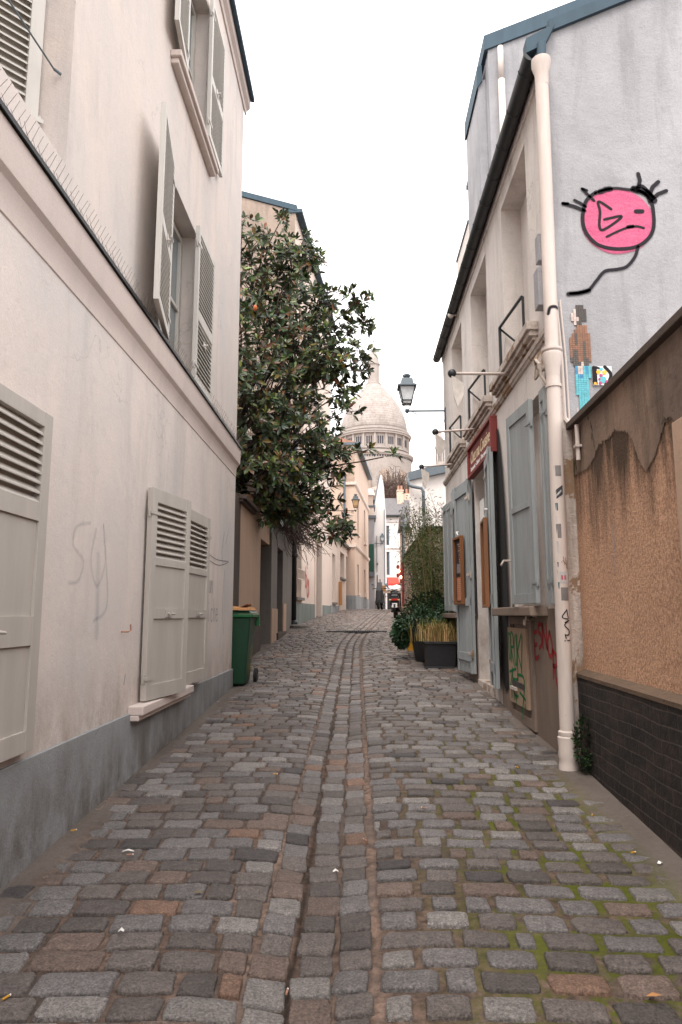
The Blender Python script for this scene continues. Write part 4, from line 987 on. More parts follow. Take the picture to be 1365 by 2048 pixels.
mz = thing('pixel_mosaic', (1.85, 5.59, 2.92), "tile mosaic of a pixelated walking figure in brown jacket and turquoise trousers on the gable", "mosaic")
T = {'k': (0.045, 0.032, 0.026), 's': (0.50, 0.40, 0.36), 'b': (0.20, 0.085, 0.04), 'd': (0.06, 0.045, 0.038), 't': (0.08, 0.36, 0.42), 'B': (0.03, 0.20, 0.36), 'g': (0.35, 0.52, 0.50), 'r': (0.23, 0.10, 0.05)}
rows_ = ["...kk.", "..skkk", ".sskkk", ".ssskk", "..sdk.", "...rr.r", "..brrbr", ".bdbbb.b", "bbdbbdbb", "bbdbbdbb", "bbbbbdbb", "bddbbdbb", "bddbbdbb", "dddbbddb", ".ddsBddd", ".BsstB.t", ".Bsstt.t", ".tBBtt..", ".tttttt.", ".ttttt..", ".ttttt..", ".ttttt..", "..tttt..", "..tttt..", "..tttt..", "..tttt..", "..tttt..", "..tttt..", "..dttt..", "ggggt..."]
rows_ = ["...kkk..", "..skkkk.", ".sskkkk.", ".ssskkk.", "..sdk...", "...rrrr.", "..brrbr.", ".bdbbbbr", "bbdbbbbb", "bbdbbdbb", "bbbbbdbb", "bddbbdbb", "bddbbdbb", "dddbbddb", ".dddsdd.", ".BsstBt.", ".BsstBt.", ".tBBttt.", ".ttttt..", ".ttttt..", ".ttttt..", ".ttttt..", "..tttt..", "..tttt..", "..tttt..", "..tttt..", "..tttt..", "..tttt..", "..dttt..", "gggttt.."]
m = MB(); m.c = True; tw = 0.0215; th_ = 0.0355
for j, row in enumerate(rows_):
    for i, ch in enumerate(row):
        if ch == '.': continue
        for q in range(2):
            k = random.uniform(0.85, 1.15); c = T[ch]; m.col = (c[0] * k, c[1] * k, c[2] * k)
            x0 = 1.775 + i * tw + (0.012 if j > 14 else 0); z0 = 3.985 - (j + 0.5 * q) * th_
            m.fbox(FG, x0 + 0.0008, x0 + tw - 0.0008, z0 - th_ / 2 + 0.0008, z0 - 0.0008, 0.0, 0.008)
m.build('tiles', attrm("ceramic_tile", 0.3, 0.5), mz)
tl = thing('painted_tile', (2.02, 5.59, 3.2), "small square painted tile with abstract black, white, turquoise and yellow shapes on the gable", "tile")
m = MB(); m.fbox(FG, 1.945, 2.105, 3.285, 3.445, 0, 0.012); m.build('board', M['white'], tl)
m = MB(); m.fbox(FG, 1.945, 1.985, 3.29, 3.445, 0.012, 0.014); stroke(m, FG, [(2.05, 3.44), (2.095, 3.38), (2.08, 3.32), (2.05, 3.29)], 0.03, 0.015, 0.3); stroke(m, FG, [(1.96, 3.44), (2.0, 3.43)], 0.02, 0.015, .3)
m.c = True; m.build('black_shapes', M['blackpaint'], tl)
m = MB()
for x, z, r, q in ((1.995, 3.395, 0.018, 0), (2.045, 3.392, 0.018, 0), (2.03, 3.33, 0.028, 1), (2.06, 3.31, 0.016, 2), (2.005, 3.30, 0.014, 2), (1.965, 3.298, 0.012, 0), (2.02, 3.42, 0.014, 1), (2.015, 3.365, 0.014, 2), (2.0, 3.335, 0.010, 2)):
    m.add([FG(x + r * math.cos(2 * math.pi * k / 14), z + r * math.sin(2 * math.pi * k / 14), 0.017 + 0.0005 * q) for k in range(14)], [list(range(14))], q)
m.build('coloured_shapes', [flat("tile_yellow", (0.80, 0.42, 0.04)), flat("tile_turquoise", (0.10, 0.42, 0.48)), flat("tile_magenta", (0.36, 0.05, 0.16))], tl)

# ---------------------------------------------------------------- sign over the door
sg = thing('shop_sign', (1.56, 8.9, 3.3), "dark red restaurant signboard with cream lettering over the doorway of the white house", "sign")
m = MB(); m.fbox(FR_, 8.03, 9.70, 3.335, 3.70, 0.0, 0.05); m.build('board', M['signred'], sg, bevel=0.003)
m = MB(); m.fbox(FR_, 8.00, 9.73, 3.70, 3.735, 0.0, 0.085); m.fbox(FR_, 8.00, 9.73, 3.30, 3.335, 0.0, 0.085); m.fbox(FR_, 8.00, 8.03, 3.335, 3.70, 0.0, 0.085); m.fbox(FR_, 9.70, 9.73, 3.335, 3.70, 0, 0.085)
m.build('moulding', M['red'], sg, bevel=0.004)
text_mesh("Chez ma Cousine", 0.235, txtM(FR_, 9.62, 3.485, 0.052, True, 0.83), 'lettering', M['cream_text'], sg, 0.25)
text_mesh("Restaurant · Cabaret · Dîner-spectacle", 0.088, txtM(FR_, 9.62, 3.385, 0.052, True, 0.96), 'lettering', M['white'], sg)

# framed menus hung on the door leaves
def menu(loc_fr, s, z, o, w, h, lab, full=True):
    Mx = loc_fr
    t = thing('framed_menu', tuple(Mx @ Vector((0, 0, 0))), lab, "menu board")
    m = MB(Mx); f = 0.035
    m.box(0, f, 0, 0.05, 0, h); m.box(w - f, w, 0, 0.05, 0, h); m.box(f, w - f, 0.001, 0.049, 0, f); m.box(f, w - f, 0.001, 0.049, h - f, h)
    m.build('frame', M['wood'], t, bevel=0.004)
    m = MB(Mx); m.box(f, w - f, 0.004, 0.015, f, h - f); m.build('backing', M['black'], t)
    m = MB(Mx)
    m.box(f + 0.05, w - f - 0.06, 0.016, 0.019, h * 0.06, h * 0.40, 0); m.box(f + 0.06, w - f - 0.08, 0.016, 0.019, h * 0.46, h * 0.60, 1)
    for k in range(9): zz = h * (0.62 + 0.033 * k); x0 = f + 0.06 + 0.03 * random.random(); m.box(x0, x0 + random.uniform(0.1, 0.2), 0.016, 0.018, zz, zz + h * 0.012, random.choice([1, 2, 2, 3]))
    for k in range(11): zz = h * (0.08 + 0.028 * k); m.box(f + 0.07, w - f - 0.1 - 0.05 * random.random(), 0.0192, 0.0205, zz, zz + h * 0.006, 2)
    m.build('leaflet', [flat("orange_leaflet", (0.42, 0.13, 0.06)), flat("grey_leaflet", (0.20, 0.18, 0.18)), flat("ivory_print", (0.5, 0.42, 0.34)), flat("red_print", (0.40, 0.07, 0.05))], t)
    return t
menu(FR_.mat(9.95, 1.72, 0.135) @ Matrix.Rotation(R(9), 4, 'Z'), 0, 0, 0, 0.62, 0.88, 0, 1) if False else None
t1 = menu(FR_.mat(9.98, 1.56, 0.125) @ Matrix.Rotation(R(6), 4, 'Z'), 0, 0, 0, 0.46, 0.98, "wood-framed menu board with orange leaflet hung on the far blue-grey door leaf")
t2 = menu(FR_.mat(8.62, 1.50, 0.075) @ Matrix.Rotation(R(175), 4, 'Z') @ Matrix.Scale(-1, 4, (0, 1, 0)), 0, 0, 0, 0.45, 1.05, "wood-framed menu board seen edge on, hung on the near door leaf")

# three rod lamps above the ground floor
rod_labels = ["white rod with hanging triangular shade, nearest, below the first upper window", "white rod with hanging triangular shade over the red signboard, middle one", "white rod with hanging triangular shade, farthest, past the red signboard"]
for i, (yb_, zb, yt, zt, xt) in enumerate(((7.1, 3.92, 6.9, 3.86, 0.98), (9.15, 3.88, 9.0, 3.80, 1.04), (11.35, 3.88, 11.2, 3.80, 1.06))):
    t = thing('projecting_lamp', (1.65, yb_, zb), rod_labels[i], "lamp", "rod lamps projecting over the shopfront")
    m = MB(); m.tube([(1.65, yb_, zb), (xt, yt, zt)], 0.016, 8); m.tube([(1.65, yb_, zb), (1.63, yb_, zb)], 0.035, 8); m.build('rod', M['pipe_w'], t, smooth=True)
    m = MB(); m.ball((xt, yt, zt), 0.045, 10, 7); m.build('knob', M['darkmetal'], t, smooth=True)
    m = MB(); m.prism([(xt - 0.01, yt - 0.03, zt - 0.02), (xt + 0.13, yt + 0.04, zt - 0.10), (xt + 0.12, yt + 0.03, zt - 0.22), (xt + 0.05, yt, zt - 0.36), (xt + 0.01, yt - 0.02, zt - 0.24)], (0.0, 0.022, 0)); m.build('shade', M['cloth'], t, bevel=0.003)

# ---------------------------------------------------------------- wall on the right (pebbledash on black brick)
DW = Vector((0.03, 1, 0)).normalized()
FW = Fr((1.585, 0), (0.03, 1), (-1, 0.03))
wl = thing('garden_wall', (1.75, 2.5, gz(2.5)), "tan pebbledash wall with stained top on a black brick base, right foreground", "wall")
m = MB(); m.fbox(FW, -4, 5.56, 0.0, 2.90, -0.35, 0.0); m.build('rendered_wall', M['pebble'], wl)
# smooth stained plaster apron along the top, its lower edge worn thin and crumbling
m = MB(); m.c = True; vs = []; fs = []; N = 420; cs = []
for i in range(N + 1):
    s_ = -4 + 9.56 * i / N
    d = 0.27 + 0.10 * noise.noise(Vector((s_ * 1.3, 0, 5))) + 0.05 * noise.noise(Vector((s_ * 5, 0, 1))) + 0.02 * noise.noise(Vector((s_ * 19, 0, 1)))
    d += 0.40 * math.exp(-((s_ - 4.05) / 0.30) ** 2)
    if s_ < 3.75: d += 0.22 * min(1, (3.75 - s_) / 0.2)
    if s_ > 4.9: d += 0.12 * min(1, (s_ - 4.9) / 0.3)
    for q, a in ((0.0, 1.0), (-d + 0.06, 1.0), (-d, 0.45), (-d - 0.07, 0.0)): vs.append(FW(s_, 2.902 + q, 0.006)); cs.append((a, a, a))
fs = [(4 * i + k, 4 * i + 4 + k, 4 * i + 5 + k, 4 * i + 1 + k) for i in range(N) for k in (0, 1, 2)]
m.add(vs, fs, None, cs); ap = M['stuccopatch']; nt = ap.node_tree; b = nt.nodes["Principled BSDF"]
a = nt.nodes.new("ShaderNodeAttribute"); a.attribute_name = "col"; q1 = nt.nodes.new("ShaderNodeMath"); q1.operation = 'SUBTRACT'
nt.links.new(a.outputs["Fac"], q1.inputs[0]); nt.links.new(noise_node(nt, 24, 6, 0.8), q1.inputs[1])
q2 = nt.nodes.new("ShaderNodeMath"); q2.operation = 'MULTIPLY_ADD'; q2.use_clamp = True; q2.inputs[1].default_value = 6; q2.inputs[2].default_value = 0.5
nt.links.new(q1.outputs[0], q2.inputs[0]); nt.links.new(q2.outputs[0], b.inputs["Alpha"])
m.build('plaster_apron', ap, wl)
m = MB(); m.fbox(FW, -4, 5.62, 2.903, 2.955, -0.40, 0.05); m.build('coping', M['darkplinth'], wl, bevel=0.006)
m = MB(); m.fbox(FW, -4, 5.545, -0.3, 0.945, 0.002, 0.06); m.build('brick_base', M['brick'], wl, bevel=0.006)
m = MB(); sweep(m, FW, -4, 5.548, [(0.003, 0.946), (0.066, 0.946), (0.066, 0.972), (0.003, 1.005)]); m.build('base_ledge', M['brown_rough'], wl)
m = MB(); m.fbox(FW, 3.25, 3.63, 1.0, 2.42, 0.003, 0.03); m.build('pilaster', M['tan'], wl, bevel=0.006)
m = MB(); stroke(m, FW, [(4.72, 2.02), (4.70, 1.85), (4.73, 1.68)], [0.03, 0.07, 0.02], 0.006, 0.5, n=4); m.build('chipped_render', M['bluesmear'], wl)
m = MB(); m.tube([FW(5.33, 2.88, 0.03), FW(5.33, 2.60, 0.03)], 0.017, 10); m.fbox(FW, 5.30, 5.36, 2.70, 2.72, 0, 0.055); m.build('spout_pipe', M['pipe_w'], wl)

# ---------------------------------------------------------------- houses behind the white house
b2 = thing('tall_rear_house', (2.7, 13, gz(13)), "tall pale house rising behind the white house, with zinc verge and downpipe", "house")
FB = Fr((0, 12.98), (1, 0), (0, -1))
m = MB(); m.prism([(2.74, 12.98, 0), (9, 12.98, 0), (9, 12.98, 15.6), (2.74, 12.98, 13.05)], (0, 2.0, 0)); m.prism([(2.58, 13.3, 0), (2.738, 13.3, 0), (2.738, 13.3, 12.55), (2.58, 13.3, 12.5)], (0, 1.6, 0)); m.build('wall', M['gable'], b2)
m = MB(); m.prism([(2.66, 12.93, 12.92), (9.1, 12.93, 15.55), (9.1, 12.93, 15.9), (2.66, 12.93, 13.25)], (0, 2.1, 0)); m.prism([(2.54, 13.25, 12.3), (2.66, 13.25, 12.5), (2.66, 13.25, 12.85), (2.56, 13.25, 12.8)], (0, 1.7, 0)); m.build('roof_edge', M['zinc_blue'], b2)
m = MB(); m.tube([(2.98, 12.9, 12.95), (2.98, 12.9, 12.2)], 0.06, 10); m.tube([(2.98, 12.9, 12.2), (2.98, 12.9, 6)], 0.07, 10); m.build('downpipe', M['pipe_w'], b2, smooth=True)
b3 = thing('narrow_rear_house', (2.75, 16, gz(16)), "pale house strip with one small window behind the tall rear house", "house")
F3 = Fr((2.76, 0), (0, 1), (-1, 0))
m = MB(); facade(m, F3, 15.0, 15.9, 0, 11.75, [(15.02, 15.25, 10.2, 10.9, 0.1)], 0.1, 4); m.build('wall', M['gable'], b3)
m = MB(); m.fbox(F3, 14.98, 15.95, 11.752, 11.86, -4, 0.04); m.build('roof_edge', M['zinc_blue'], b3)
m = MB(); m.fbox(F3, 15.03, 15.24, 10.22, 10.88, -0.09, -0.07); m.build('window', M['glass'], b3)
b4 = thing('far_rear_house', (2.75, 18, gz(18)), "pale parapet house stepping down behind the gutter of the white house", "house")
m = MB(); facade(m, F3, 15.95, 17.9, 0, 10.9, [], 0.1, 4); m.build('wall', M['white_r'], b4)
m = MB(); m.fbox(F3, 15.96, 17.95, 10.902, 10.97, -4, 0.03); m.build('roof_edge', M['zinc'], b4)

# ---------------------------------------------------------------- left: stepped garden wall and doors
F2 = Fr((-1.95, 0), (0, 1), (1, 0))
w2 = thing('stepped_garden_wall', (-1.95, 12, gz(12)), "tan stepped wall with tiled copings, grey pilaster and two dark doors, behind the green bin", "wall")
m = MB(); m.fbox(F2, 11.55, 12.95, 0.2, 3.33, -0.3, 0); m.fbox(F2, 12.952, 14.12, 0.2, 3.66, -0.3, 0); m.fbox(F2, 14.122, 15.55, 2.95, 3.98, -0.3, 0); m.build('tan_wall', M['tan'], w2)
m = MB(); m.fbox(F2, 10.5, 11.548, 0.2, 3.36, -0.3, 0.01); m.build('dark_pier', M['darkplinth'], w2)
for a, b, z in ((11.35, 12.98, 3.33), (12.6, 14.3, 3.665), (13.9, 15.6, 3.985)):
    m = MB(); m.hexa([F2(a, z, -0.05), F2(b, z, -0.05), F2(b, z - 0.02, 0.13), F2(a, z - 0.02, 0.13), F2(a, z + 0.09, -0.05), F2(b, z + 0.09, -0.05), F2(b, z + 0.03, 0.14), F2(a, z + 0.03, 0.14)]); m.fbox(F2, a + 0.02, b - 0.02, z - 0.06, z - 0.022, 0.002, 0.07)
    m.build('tile_coping', M['darkplinth'], w2)
m = MB(); m.fbox(F2, 11.5, 14.1, 0.2, 1.22, 0.003, 0.03); m.build('plinth', M['darkplinth'], w2, bevel=0.005)
m = MB(); m.fbox(F2, 15.552, 16.68, 0.4, 4.25, -0.3, 0.05); m.fbox(F2, 18.25, 20.98, 0.4, 4.4, -0.3, 0.02); m.fbox(F2, 16.682, 18.248, 3.05, 4.32, -0.3, 0.03); m.fbox(F2, 14.12, 15.55, 0.4, 2.948, -0.3, -0.26); m.build('grey_wall', M['greywall'], w2)
m = MB(); m.fbox(F2, 15.56, 16.70, 0.4, 1.55, 0.051, 0.075); m.fbox(F2, 18.25, 19.0, 0.5, 1.7, 0.021, 0.05); m.build('pier_base', M['tan'], w2)
for a, b, t_ in ((14.14, 15.53, 2.94), (16.70, 18.23, 3.04)):
    m = MB(); m.fbox(F2, a, b, 0.6, t_, -0.25, -0.20)
    for q in range(1, 4): m.fbox(F2, a + (b - a) * q / 4 - 0.01, a + (b - a) * q / 4 + 0.01, 0.7, t_ - 0.1, -0.20, -0.19)
    d = m.build('door', M['darkdoor'], w2)
    m = MB(); m.ball(F2(a + 0.15, 1.75, -0.16), 0.03, 8, 6); m.build('handle', M['zinc'], d)
m = MB(); m.fbox(F2, 16.5, 18.4, 0.5, gz(17.4) + 0.12, -0.28, 0.12); m.build('door_step', M['darkplinth'], w2, bevel=0.01)
bw = thing('rounded_rear_wall', (-3.0, 12.5, gz(12)), "brown roughcast wall with curved top behind the stepped tan wall", "wall")
m = MB(); pts = [(-2.32, 10.6, 0.4)] + [(-2.32, 10.6 + 7.0 * t / 14, 3.75 + 0.95 * math.sin(math.pi * min(1, t / 11)) ** 0.8) for t in range(15)] + [(-2.32, 17.6, 0.4)]
m.prism(pts, (-0.3, 0, 0)); m.build('wall', M['brown_rough'], bw)

# ---------------------------------------------------------------- tall house with gable behind the tree
DIR = Vector((0.0883, 0.996, 0)); F4 = Fr((-1.95, 21.0), (0.0883, 0.996), (0.996, -0.0883))
l3 = thing('tall_cream_house', (-2, 24, gz(24)), "tall cream house with bare stone gable behind the magnolia, green-grey plinth and barred window", "house")
m = MB(); facade(m, F4, 0, 9.2, 0.5, 14.3, [(0.55, 1.75, 1.95, 4.2, 0.25), (4.7, 6.2, 1.2, 4.05, 0.3), (0.8, 1.9, 6.2, 8.2, 0.2), (4.2, 5.3, 6.2, 8.2, 0.2), (0.8, 1.9, 9.6, 11.6, 0.2), (4.2, 5.3, 9.6, 11.6, 0.2)], 0.25, 8, ends=False)
m.quad(F4(9.2, 0.5), F4(9.2, 14.3), F4(9.2, 14.3, -8), F4(9.2, 0.5, -8)); m.build('wall', M['cream'], l3)
m = MB(); A = F4(0, 0.5, 0.0); B = F4(0, 14.3, 0); m.add([F4(0, 0.5, 0), F4(0, 0.5, -8), F4(0, 15.2, -8), F4(0, 15.4, -3.0), F4(0, 14.35, 0)], [(0, 1, 2, 3, 4)]); m.build('gable_wall', M['stonewall'], l3)
m = MB(); m.prism([F4(-0.05, 14.35, 0.05), F4(-0.05, 15.42, -3.0), F4(-0.05, 15.22, -8), F4(-0.05, 15.40, -8), F4(-0.05, 15.6, -3.0), F4(-0.05, 14.55, 0.05)], tuple(F4.d * 0.4)); m.fbox(F4, -0.04, 9.3, 14.30, 14.42, -0.4, 0.22); m.build('roof_edge', M['zinc_blue'], l3)
m = MB(); m.add([F4(0.3, 14.4, 0.1), F4(9.2, 14.4, 0.1), F4(9.2, 15.45, -3), F4(0.3, 15.45, -3), F4(9.2, 15.25, -8), F4(0.3, 15.25, -8)], [(0, 1, 2, 3), (3, 2, 4, 5)]); m.build('roof', M['slate'], l3)
m = MB(); m.fbox(F4, 0, 4.68, 0.5, 1.78, 0.002, 0.03); m.fbox(F4, 6.25, 9.2, 0.5, 1.78, 0.002, 0.03); m.build('plinth', M['greenplinth'], l3)
for z in (4.95, 8.9): 
    m = MB(); sweep(m, F4, 0, 9.2, [(0, z), (0.08, z + 0.05), (0.08, z + 0.15), (0, z + 0.2)]); m.build('string_course', M['cream'], l3)
for a, b, c, d in ((0.8, 1.9, 6.2, 8.2), (4.2, 5.3, 6.2, 8.2), (0.8, 1.9, 9.6, 11.6), (4.2, 5.3, 9.6, 11.6), (0.55, 1.75, 1.95, 4.2)):
    window(l3, F4, a + .02, b - .02, c + .02, d - .02, -0.22, M['shut_light'], 1, (0.5,))
m = MB(); m.fbox(F4, 0.45, 1.85, 1.86, 1.95, 0.0, 0.10); m.build('window_sill', M['greywall'], l3)
m = MB(); m.fbox(F4, 0.5, 1.8, 2.80, 2.83, 0.08, 0.11); m.fbox(F4, 0.5, 1.8, 2.50, 2.53, 0.08, 0.11)
for k in range(14): m.fbox(F4, 0.52 + k * 0.097, 0.54 + k * 0.097, 2.53, 2.80, 0.088, 0.102)
m.build('window_railing', M['cream'], l3)
m = MB(); m.fbox(F4, 4.72, 6.18, 1.25, 4.02, -0.28, -0.22); m.build('door', M['darkdoor'], l3)
m = MB(); m.fbox(F4, 4.55, 4.70, 1.3, 4.15, 0.0, 0.05); m.fbox(F4, 6.20, 6.35, 1.3, 4.15, 0.0, 0.05); m.fbox(F4, 4.55, 6.35, 4.152, 4.3, 0.0, 0.06); m.build('door_surround', M['cream'], l3)
m = MB(); stroke(m, F4, [(2.55, 3.0), (2.5, 2.4), (2.7, 2.35), (2.75, 2.65), (2.55, 2.75)], 0.08, 0.012, 0.4); stroke(m, F4, [(3.0, 2.6), (2.85, 2.2), (3.05, 2.0), (3.2, 2.3), (3.05, 2.6)], 0.08, 0.012, 0.4); stroke(m, F4, [(3.25, 2.6), (3.3, 2.1)], 0.07, 0.012, .4)
m.build('red_graffiti', M['redspray2'], l3)
dp2 = thing('dark_downpipe', (-1.88, 20.9, gz(20.9)), "dark cast-iron downpipe between the grey wall and the cream house on the left", "downpipe")
m = MB(); m.tube([(-1.87, 20.9, 0.95), (-1.87, 20.9, 7.0)], 0.075, 12); m.lathe([(0.075, 0), (0.11, 0.02), (0.11, 0.12), (0.075, 0.14)], (-1.87, 20.9, 3.1), 12); m.lathe([(0.12, 0), (0.12, 0.25), (0.08, 0.32)], (-1.87, 20.9, 0.93), 12); m.build('pipe', M['darkmetal'], dp2, smooth=True)
m = MB(); m.lathe([(0.30, 0), (0.30, 0.10), (0.24, 0.13)], (-1.72, 20.6, gz(20.6) - 0.03), 10); m.build('stone_foot', M['greywall'], dp2)

l3b = thing('low_cream_house', (-1, 34, gz(34)), "low cream single-storey house between the two taller cream houses on the left", "house")
m = MB(); facade(m, F4, 9.22, 16.9, 0.8, 4.86, [(9.9, 11.0, 1.95, 4.1, 0.2), (13.0, 14.9, 3.2, 4.45, 0.3), (15.7, 16.6, 1.65, 4.45, 0.3)], 0.2, 5); m.build('wall', M['cream'], l3b)
m = MB(); m.fbox(F4, 9.2, 16.9, 4.862, 4.98, -5, 0.15); m.build('roof_edge', M['darkmetal'], l3b)
m = MB(); m.fbox(F4, 9.22, 12.3, 0.8, 1.82, 0.002, 0.03); m.build('plinth', M['plinth_grey'], l3b)
window(l3b, F4, 9.95, 10.95, 2.0, 4.05, -0.18, M['white'], 1, (0.5,), 0.06, 'glass_l')
m = MB(); m.fbox(F4, 9.8, 11.1, 1.86, 1.95, 0, 0.1); m.build('window_sill', M['greywall'], l3b)
m = MB(); m.fbox(F4, 12.9, 15.0, 3.1, 3.2, 0, 0.1); m.build('window_sill', M['greywall'], l3b)
window(l3b, F4, 13.05, 14.85, 3.22, 4.43, -0.28, M['shut_blue'], 1, ())
m = MB(); m.fbox(F4, 15.72, 16.58, 1.68, 4.43, -0.28, -0.22); m.build('door', M['darkdoor'], l3b)
m = MB(); m.fbox(F4, 12.32, 12.62, 1.85, 2.95, 0, 0.14); m.build('meter_cabinet', M['cardboard'], l3b)

# next tall house, standing forward
F5 = Fr((-0.10, 37.4), (0.0883, 0.996), (0.996, -0.0883))
l4 = thing('corner_peach_house', (0, 41, gz(41)), "peach three-storey house with two cornices and grey base, standing forward on the left", "house")
m = MB(); facade(m, F5, 0, 10.2, 0.9, 10.6, [(1.6, 2.5, 2.6, 4.2, 0.15), (1.6, 2.5, 5.9, 8.0, 0.15), (6.5, 7.4, 2.6, 4.2, 0.15), (6.5, 7.4, 5.9, 8.0, 0.15)], 0.15, 7, ends=False); m.quad(F5(0, .9, 0), F5(0, .9, -7), F5(0, 10.6, -7), F5(0, 10.6, 0)); m.quad(F5(10.2, .9, 0), F5(10.2, .9, -7), F5(10.2, 10.6, -7), F5(10.2, 10.6, 0)); m.build('wall', M['peach'], l4)
m = MB(); m.add([F5(0, 8.3, 0.002), F5(0, 8.3, -7), F5(0, 12, -4), F5(0, 10.8, 0.002)], [(0, 1, 2, 3)]); m.M = Matrix.Translation((0, -0.006, 0)); m.build('brick_gable', M['brick_r'], l4)
m = MB(); m.fbox(F5, -0.03, 10.2, 0.9, 2.42, 0.002, 0.04); m.fbox(F5, -0.035, -0.002, 0.9, 2.42, -1.0, 0.0); m.build('plinth', M['plinth_grey'], l4)
for z in (4.95, 8.35):
    m = MB(); sweep(m, F5, -0.05, 10.2, [(0, z), (0.06, z + 0.04), (0.10, z + 0.12), (0.10, z + 0.22), (0, z + 0.27)]); m.fbox(F5, -0.10, -0.052, z + 0.04, z + 0.2, -1.2, 0.08); m.build('string_course', M['cream'], l4)
for a, c, d in ((1.6, 2.6, 4.2), (1.6, 5.9, 8.0), (6.5, 2.6, 4.2), (6.5, 5.9, 8.0)):
    window(l4, F5, a + .02, a + .88, c + .02, d - .02, -0.13, M['greywall'], 0, ())
    m = MB(); m.fbox(F5, a - 0.1, a + 1.0, c - 0.12, c, 0, 0.1); m.build('window_sill', M['cream'], l4)
m = MB(); m.tube([F5(-0.12, 1.5, -0.55), F5(-0.12, 9, -0.55)], 0.06, 8); m.build('downpipe', M['zinc'], l4)
m = MB(); m.fbox(F5, -0.1, 10.3, 10.602, 10.75, -7, 0.3); m.build('roof_edge', M['zinc'], l4)

l5 = thing('grey_side_house', (1, 49, gz(49)), "narrow grey house face with dormer and green shutter beyond the peach house", "house")
m = MB(); m.box(0.3, 1.22, 48.0, 52, 0.9, 8.0, 0); m.build('wall', M['gable'], l5)
m = MB(); m.box(0.2, 1.35, 47.85, 52, 8.0, 8.2); m.box(0.3, 1.30, 47.9, 52, 8.75, 8.9); m.build('cornice', M['zinc'], l5)
m = MB(); m.box(0.3, 1.2, 47.95, 52, 8.2, 8.75); m.box(0.3, 1.15, 48.1, 52, 8.9, 9.6); m.build('attic', M['cream'], l5)
m = MB(); m.hexa([(0.2, 47.95, 9.62), (1.3, 47.95, 9.62), (1.3, 52, 9.62), (0.2, 52, 9.62), (0.3, 48.2, 10.1), (1.15, 48.2, 10.1), (1.15, 52, 10.1), (0.3, 52, 10.1)]); m.build('roof', M['farwhite'], l5)
m = MB(); m.box(0.86, 1.18, 47.9, 47.97, 4.35, 6.2); m.build('shutter', paint("dark_green_shutter", (0.01, 0.07, 0.045), 0.5), l5)
m = MB(); m.box(0.82, 1.22, 47.8, 47.99, 4.0, 4.3); m.build('window_box', M['zinc'], l5)
l6 = thing('white_wedge_house', (1.6, 50, gz(50)), "tall white house face with slanting parapet, behind the far street lamp", "house")
m = MB(); m.prism([(1.24, 50, 0.8), (2.02, 50, 0.8), (1.99, 50, 8.9), (1.84, 50, 11.45), (1.69, 50, 11.45), (1.24, 50, 9.2)], (0.35, 5, 0)); m.build('wall', M['farwhite'], l6)
m = MB(); m.prism([(1.20, 49.95, 9.2), (1.66, 49.95, 11.5), (1.72, 49.95, 11.5), (1.26, 49.95, 9.1)], (0.3, 5, 0)); m.build('parapet_flashing', M['zinc'], l6)
m = MB(); m.box(1.42, 1.49, 49.97, 49.999, 2.6, 4.2); m.box(1.62, 1.69, 49.97, 49.999, 2.6, 3.9); m.build('slit_window', M['brown_rough'], l6)
m = MB(); m.tube([(1.44, 49.9, 4.4), (1.44, 49.9, 7.0)], 0.025, 6); m.box(1.40, 1.52, 49.85, 49.99, 4.9, 5.05); m.build('conduit', M['greywall'], l6)
m = MB(); m.tube([(1.99, 49.9, 1.4), (1.99, 49.9, 8.9)], 0.03, 6); m.build('downpipe', M['zinc'], l6)
m = MB(); m.box(1.24, 2.02, 49.95, 49.998, 0.8, 2.35); m.build('plinth', M['greywall'], l6)

# end of street
e1 = thing('end_white_house', (3, 60, gz(60)), "white house closing the far street end, with slate roof and red awning", "house")
FE = Fr((0, 60), (1, 0), (0, -1))
m = MB(); facade(m, FE, 1.0, 9, 0.5, 9.75, [(2.05, 2.82, 7.3, 9.0, 0.2), (2.05, 2.82, 4.75, 7.0 - 0.25, 0.2), (1.5, 5.0, 0.6, 3.6, 0.8)], 0.2, 8, ends=True); m.build('wall', M['farwhite'], e1)
for c, d in ((7.3, 9.0), (4.75, 6.75)): window(e1, FE, 2.07, 2.80, c + .02, d - .02, -0.15, M['zinc'], 0, (0.3, 0.6), 0.07)
for z in (4.05, 7.0, 9.3): m = MB(); sweep(m, FE, 1.0, 9.0, [(0, z), (0.1, z + 0.03), (0.1, z + 0.12), (0, z + 0.15)]); m.build('string_course', M['farwhite'], e1)
m = MB(); m.hexa([(0.9, 59.7, 9.8), (9.1, 59.7, 9.8), (9.1, 68, 9.8), (0.9, 68, 9.8), (1.2, 60.6, 11.5), (8.9, 60.6, 11.5), (8.9, 67, 11.5), (1.2, 67, 11.5)]); rf = m.build('roof', M['slate'], e1)
m = MB(); m.box(3.55, 4.1, 60.3, 61.2, 10.2, 12.1); m.box(4.1, 4.95, 60.5, 61.3, 10.2, 11.9); m.box(3.52, 4.13, 60.25, 61.25, 12.1, 12.2); m.build('chimney', M['peach'], rf)
m = MB()
for x in (3.7, 3.95, 4.4, 4.7): m.lathe([(0.11, 0), (0.09, 0.45)], (x, 60.8, 12.2 if x < 4.1 else 11.9), 8)
m.build('chimney_pot', M['brick_r'], rf)
m = MB(); m.box(0.95, 9.05, 59.62, 59.82, 9.75, 9.9); m.build('gutter', M['darkmetal'], e1)
m = MB(); m.hexa([(2.28, 58.9, 3.78), (3.55, 58.9, 3.78), (3.55, 59.98, 4.1), (2.28, 59.98, 4.1), (2.28, 58.9, 3.98), (3.55, 58.9, 3.98), (3.55, 59.98, 4.55), (2.28, 59.98, 4.55)]); aw = m.build('awning', M['awning'], e1)
m = MB(); m.box(2.28, 3.55, 58.87, 58.9, 3.70, 3.80); m.build('white_hem', M['white'], aw)
